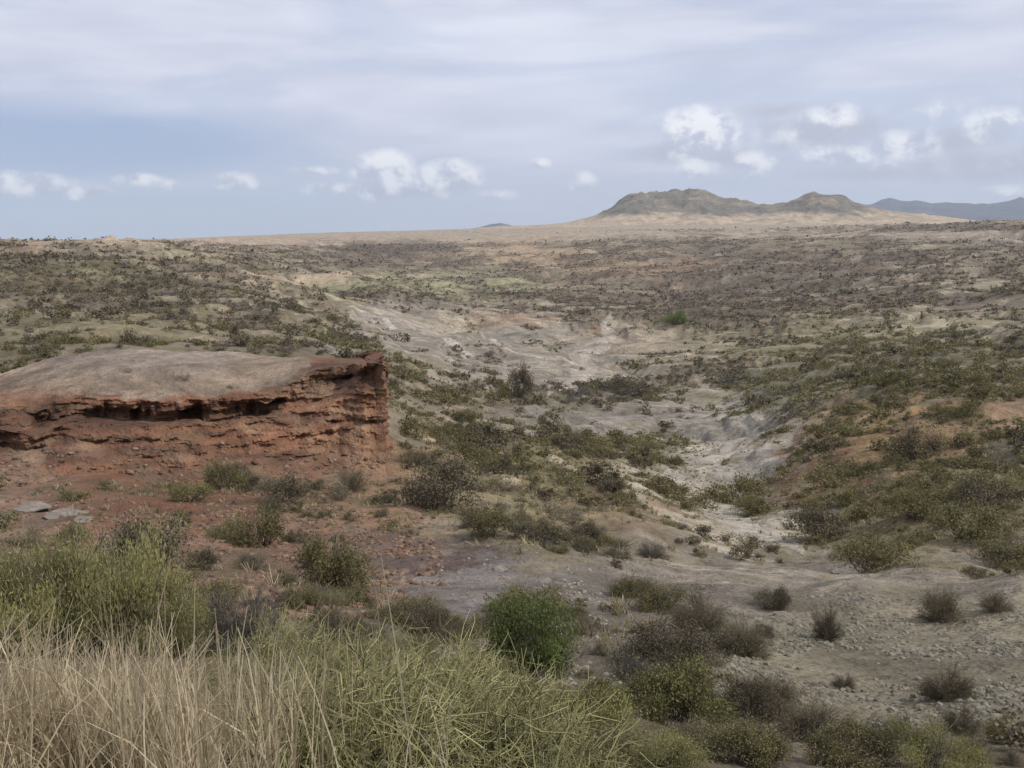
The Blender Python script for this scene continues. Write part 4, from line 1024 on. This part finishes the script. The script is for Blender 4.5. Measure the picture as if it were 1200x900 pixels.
# boulders one can pick out
def boulder(px, py, wpx, hr, mat, label, group=None, onrock=False):
    p = hit(px, py) if not onrock else onrock
    d = math.hypot(p[0], p[1]); s = wpx / 2 / F * d
    rg = np.random.default_rng(int(px * 7 + py))
    v, f = st_t[int(px) % 8]
    v = v.copy(); f = f.copy()
    for _ in range(2):      # subdivide
        e = {}; v = list(map(tuple, v)); nf = []
        def midp(a, b):
            kx = (min(a, b), max(a, b))
            if kx not in e:
                e[kx] = len(v); v.append(tuple((np.array(v[a]) + np.array(v[b])) / 2))
            return e[kx]
        for a, b, c in f:
            ab, bc, ca_ = midp(a, b), midp(b, c), midp(c, a)
            nf += [(a, ab, ca_), (b, bc, ab), (c, ca_, bc), (ab, bc, ca_)]
        v = np.array(v); f = np.array(nf)
    v = v + v * (noise3(v[:, 0] * 1.6 + px, v[:, 1] * 1.6, v[:, 2] * 2.4) * .35)[:, None]
    v = v * [s, s * .9, s * hr]
    o = mesh_np('boulder', v, f, mat, tint=rg.random(len(v)) * .3 + .2)
    o.location = (p[0], p[1], p[2] + CZ + s * hr * .35); o.rotation_euler = (0, 0, rg.random() * 6.28)
    tag(o, label, 'boulder', group)
boulder(985, 672, 26, .35, M['greyrock'], 'flat grey stone lying on the smooth grey crest')
boulder(918, 722, 30, .25, M['greyrock'], 'flat dark slab beside the dark shrub on the grey crest')
boulder(640, 683, 20, .4, M['greyrock'], 'grey stone at the top of the lilac stony patch')
boulder(586, 668, 24, .3, M['greyrock'], 'flat stone on the dark purplish bare patch')
boulder(75, 604, 46, .3, M['greyrock'], 'pale flat slab rock below the left end of the bluff')
boulder(36, 598, 40, .4, M['greyrock'], 'blocky pale rock nearest the left edge under the bluff')
boulder(98, 612, 26, .5, M['greyrock'], 'small pale rock right of the flat slab under the bluff')
boulder(205, 612, 22, .6, M['redrock'], 'red boulder on the scree under the bluff')
boulder(700, 586, 22, .6, M['redrock'], 'red-brown boulder on the green slope')
boulder(722, 592, 26, .5, M['redrock'], 'wide red-brown boulder next to a smaller one on the green slope')

# ------------------------------------------------------------------ air
hz = bpy.data.meshes.new('haze')
B = 31000.0; zt = 1500.0; zb = float(Z.min()) + CZ - 3
ridge_min = min(o.data.vertices[0].co.z for o in bpy.data.objects if o.name.startswith(('hills', 'mountain')))
zb = min(zb, -900)
hv = [(-B, -B, zb), (B, -B, zb), (B, B, zb), (-B, B, zb), (-B, -B, zt), (B, -B, zt), (B, B, zt), (-B, B, zt)]
hz.from_pydata(hv, [], [(0, 3, 2, 1), (4, 5, 6, 7), (0, 1, 5, 4), (1, 2, 6, 5), (2, 3, 7, 6), (3, 0, 4, 7)])
ho = bpy.data.objects.new('haze', hz); COL.objects.link(ho); tag(ho, kind='stuff', label='pale blue haze over the far plain and mountains', cat='haze')
hm = bpy.data.materials.new('haze_air'); ht = NT(hm)
vol = ht.n('ShaderNodeVolumePrincipled', {'Color': (.76, .86, 1, 1), 'Density': 3.3e-5, 'Anisotropy': .1})
ht.n('ShaderNodeOutputMaterial', {1: vol.outputs[0]})
hz.materials.append(hm)

# ------------------------------------------------------------------ light and sky
SUN_EL, SUN_AZ = 46.0, 105.0     # azimuth clockwise from the view direction (+Y)
sl = bpy.data.lights.new('sun', 'SUN'); sl.energy = 3.0; sl.angle = R(4); sl.color = (1, .95, .87)
so = bpy.data.objects.new('sun', sl); COL.objects.link(so)
dv = Vector((math.sin(R(SUN_AZ)) * math.cos(R(SUN_EL)), math.cos(R(SUN_AZ)) * math.cos(R(SUN_EL)), math.sin(R(SUN_EL))))
so.rotation_euler = dv.to_track_quat('Z', 'Y').to_euler(); so.location = (0, 0, 200)

w = bpy.data.worlds.new('World'); scene.world = w; w.use_nodes = True
wt = NT.__new__(NT); wt.t = w.node_tree; wt.t.nodes.clear()
sky = wt.n('ShaderNodeTexSky', sky_type='NISHITA', sun_disc=False, sun_elevation=R(SUN_EL), sun_rotation=R(SUN_AZ), altitude=1500, air_density=1.0, dust_density=1.0)
vec = wt.n('ShaderNodeTexCoord').outputs['Generated']
sep = wt.n('ShaderNodeSeparateXYZ', {0: vec}); dx, dy, dz = sep.outputs
azn = wt.math('ARCTAN2', dx, dy); eln = wt.math('ARCSINE', dz)
ae = wt.n('ShaderNodeCombineXYZ', {0: azn, 1: eln, 2: 0.0}).outputs[0]
# high sheet of cloud, stretched along the horizon
hv_ = wt.n('ShaderNodeCombineXYZ', {0: wt.math('MULTIPLY', azn, 1.6), 1: wt.math('MULTIPLY', eln, 8.5), 2: wt.math('MULTIPLY', dz, .0)}).outputs[0]
nh = wt.noise(hv_, 1.7, 6, .52, .5); nh2 = wt.noise(hv_, 5.5, 5, .5, .3)
def A2(px, py):
    a, t = azt(px, py); return a, math.atan(t)
def blob(px, py, wx, wy):
    """soft ellipse around the direction of one cloud, 1 in its centre to 0 at its rim"""
    a, e = A2(px, py)
    v = wt.n('ShaderNodeVectorMath', {0: ae, 1: (a, e, 0)}, operation='SUBTRACT').outputs[0]
    v = wt.n('ShaderNodeVectorMath', {0: v, 1: (F / wx, F / wy, 0)}, operation='MULTIPLY').outputs[0]
    l = wt.n('ShaderNodeVectorMath', {0: v}, operation='LENGTH').outputs['Value']
    return wt.math('SUBTRACT', 1.0, l)
veil = wt.ramp(nh, .36, .60)
# the clear blue window low on the left
bl = wt.math('MAXIMUM', wt.math('MAXIMUM', blob(30, 172, 400, 62), 0.0), wt.math('MAXIMUM', blob(60, 262, 560, 60), 0.0))
bl = wt.ramp(wt.math('ADD', bl, wt.math('MULTIPLY', wt.math('SUBTRACT', nh2, .5), .5)), .05, .60)
skyc = wt.n('ShaderNodeVectorMath', {0: sky.outputs[0], 3: .085}, operation='SCALE').outputs[0]
low = wt.ramp(eln, 0.0, .16)
clearc = wt.mix(.8, skyc, wt.mix(wt.ramp(eln, .02, .09), (.49, .585, .73), (.345, .435, .645)))
veilc = wt.mix(wt.ramp(nh2, .3, .7), (.585, .61, .725), (.665, .69, .795))
brt = wt.ramp(wt.noise(hv_, 1.1, 3, .5), .45, .62)
veilc = wt.mix(wt.math('MULTIPLY', brt, .75), veilc, (.74, .77, .87))
lowc = wt.mix(.55, veilc, (.565, .60, .725))
veilc = wt.mix(low, lowc, veilc)
base = wt.mix(wt.math('MULTIPLY', bl, .95), wt.mix(wt.ramp(veil, 0, 1, .62, 1.0), clearc, veilc), clearc)
# cumulus near the horizon
CU = [(22, 216, 75, 17, 1), (100, 226, 36, 10, 1), (165, 210, 34, 10, .8), (276, 213, 34, 14, 1), (200, 216, 26, 9, .6), (452, 206, 50, 36, 1.5), (475, 216, 46, 18, 1.3), (525, 208, 50, 26, 1.35), (388, 221, 50, 10, .8), (370, 200, 40, 8, .6), (683, 213, 21, 16, 1.1), (632, 192, 18, 9, .7), (590, 228, 60, 9, .55),
      (820, 158, 56, 40, 1.4), (885, 193, 60, 20, 1.1), (812, 198, 26, 12, 1), (975, 136, 60, 18, .9), (1000, 186, 60, 18, 1.0), (1060, 170, 54, 24, 1.0), (965, 182, 40, 16, .8), (1165, 146, 44, 26, .8), (1180, 226, 55, 12, .8), (1030, 195, 30, 12, .9), (560, 118, 30, 6, .0), (1150, 190, 90, 20, .35), (730, 150, 60, 10, .0), (930, 155, 90, 30, .42), (1100, 125, 100, 22, .3)]
cn = wt.noise(wt.n('ShaderNodeVectorMath', {0: ae, 1: (1, 1.2, 1)}, operation='MULTIPLY').outputs[0], 36, 8, .58, .25)
shift = wt.n('ShaderNodeVectorMath', {0: ae, 1: (.010, .010, 0)}, operation='ADD').outputs[0]
cn2 = wt.noise(wt.n('ShaderNodeVectorMath', {0: shift, 1: (1, 1.2, 1)}, operation='MULTIPLY').outputs[0], 36, 8, .58, .25)
acc = None; hsum = None; bsum = None
for (px, py, wx, wy, s) in CU:
    if s <= 0: continue
    b = wt.math('MULTIPLY', wt.math('MAXIMUM', blob(px, py, wx, wy), 0.0), s * (.74 if px > 850 else 1))
    acc = b if acc is None else wt.math('MAXIMUM', acc, b)
    # height inside this cloud, for its grey base
    a_, e_ = A2(px, py)
    hgt_n = wt.math('MULTIPLY', wt.math('SUBTRACT', eln, e_), F / wy)
    q = wt.math('MULTIPLY', b, hgt_n)
    hsum = q if hsum is None else wt.math('ADD', hsum, q)
    bsum = b if bsum is None else wt.math('ADD', bsum, b)
cm = wt.ramp(wt.math('ADD', acc, wt.math('MULTIPLY', wt.math('SUBTRACT', cn, .5), 1.35)), .02, .72)
hrel = wt.math('DIVIDE', hsum, wt.math('ADD', bsum, .08))
lit = wt.ramp(wt.math('ADD', wt.math('MULTIPLY', hrel, 1.0), wt.math('MULTIPLY', wt.math('SUBTRACT', cn, cn2), 5.0)), -.75, .55)
cuc = wt.mix(lit, (.50, .53, .645), (.96, .965, .98))
cm2 = wt.math('MULTIPLY', cm, wt.ramp(acc, 0.0, .25))
gr = None
for (px, py, wx, wy, s_) in [(785, 180, 60, 18, 1), (850, 185, 70, 18, .8), (960, 155, 110, 26, 1), (1010, 205, 120, 14, .8), (1150, 195, 120, 26, 1), (920, 130, 130, 16, .6), (470, 226, 90, 10, .8), (1120, 165, 80, 20, .7), (30, 228, 70, 9, .5)]:
    b = wt.math('MULTIPLY', wt.math('MAXIMUM', blob(px, py, wx, wy), 0.0), s_)
    gr = b if gr is None else wt.math('MAXIMUM', gr, b)
gm = wt.ramp(wt.math('ADD', gr, wt.math('MULTIPLY', wt.math('SUBTRACT', cn2, .5), .9)), .05, .8)
gm = wt.math('MULTIPLY', gm, wt.ramp(gr, 0.0, .3))
base = wt.mix(wt.math('MULTIPLY', gm, .85), base, (.455, .475, .56))
final = wt.mix(wt.math('MULTIPLY', cm2, .84), base, cuc)
bg = wt.n('ShaderNodeBackground', {0: final, 1: 1.0})
wt.n('ShaderNodeOutputWorld', {0: bg.outputs[0]})
# nishita part enters scaled by .085; the cloud sheet is the overcast itself

vs = scene.view_settings
vs.view_transform = 'Standard'; vs.look = 'None'; vs.exposure = .22; vs.gamma = 1
scene.render.engine = 'CYCLES'
scene.render.resolution_x, scene.render.resolution_y = 1024, 768
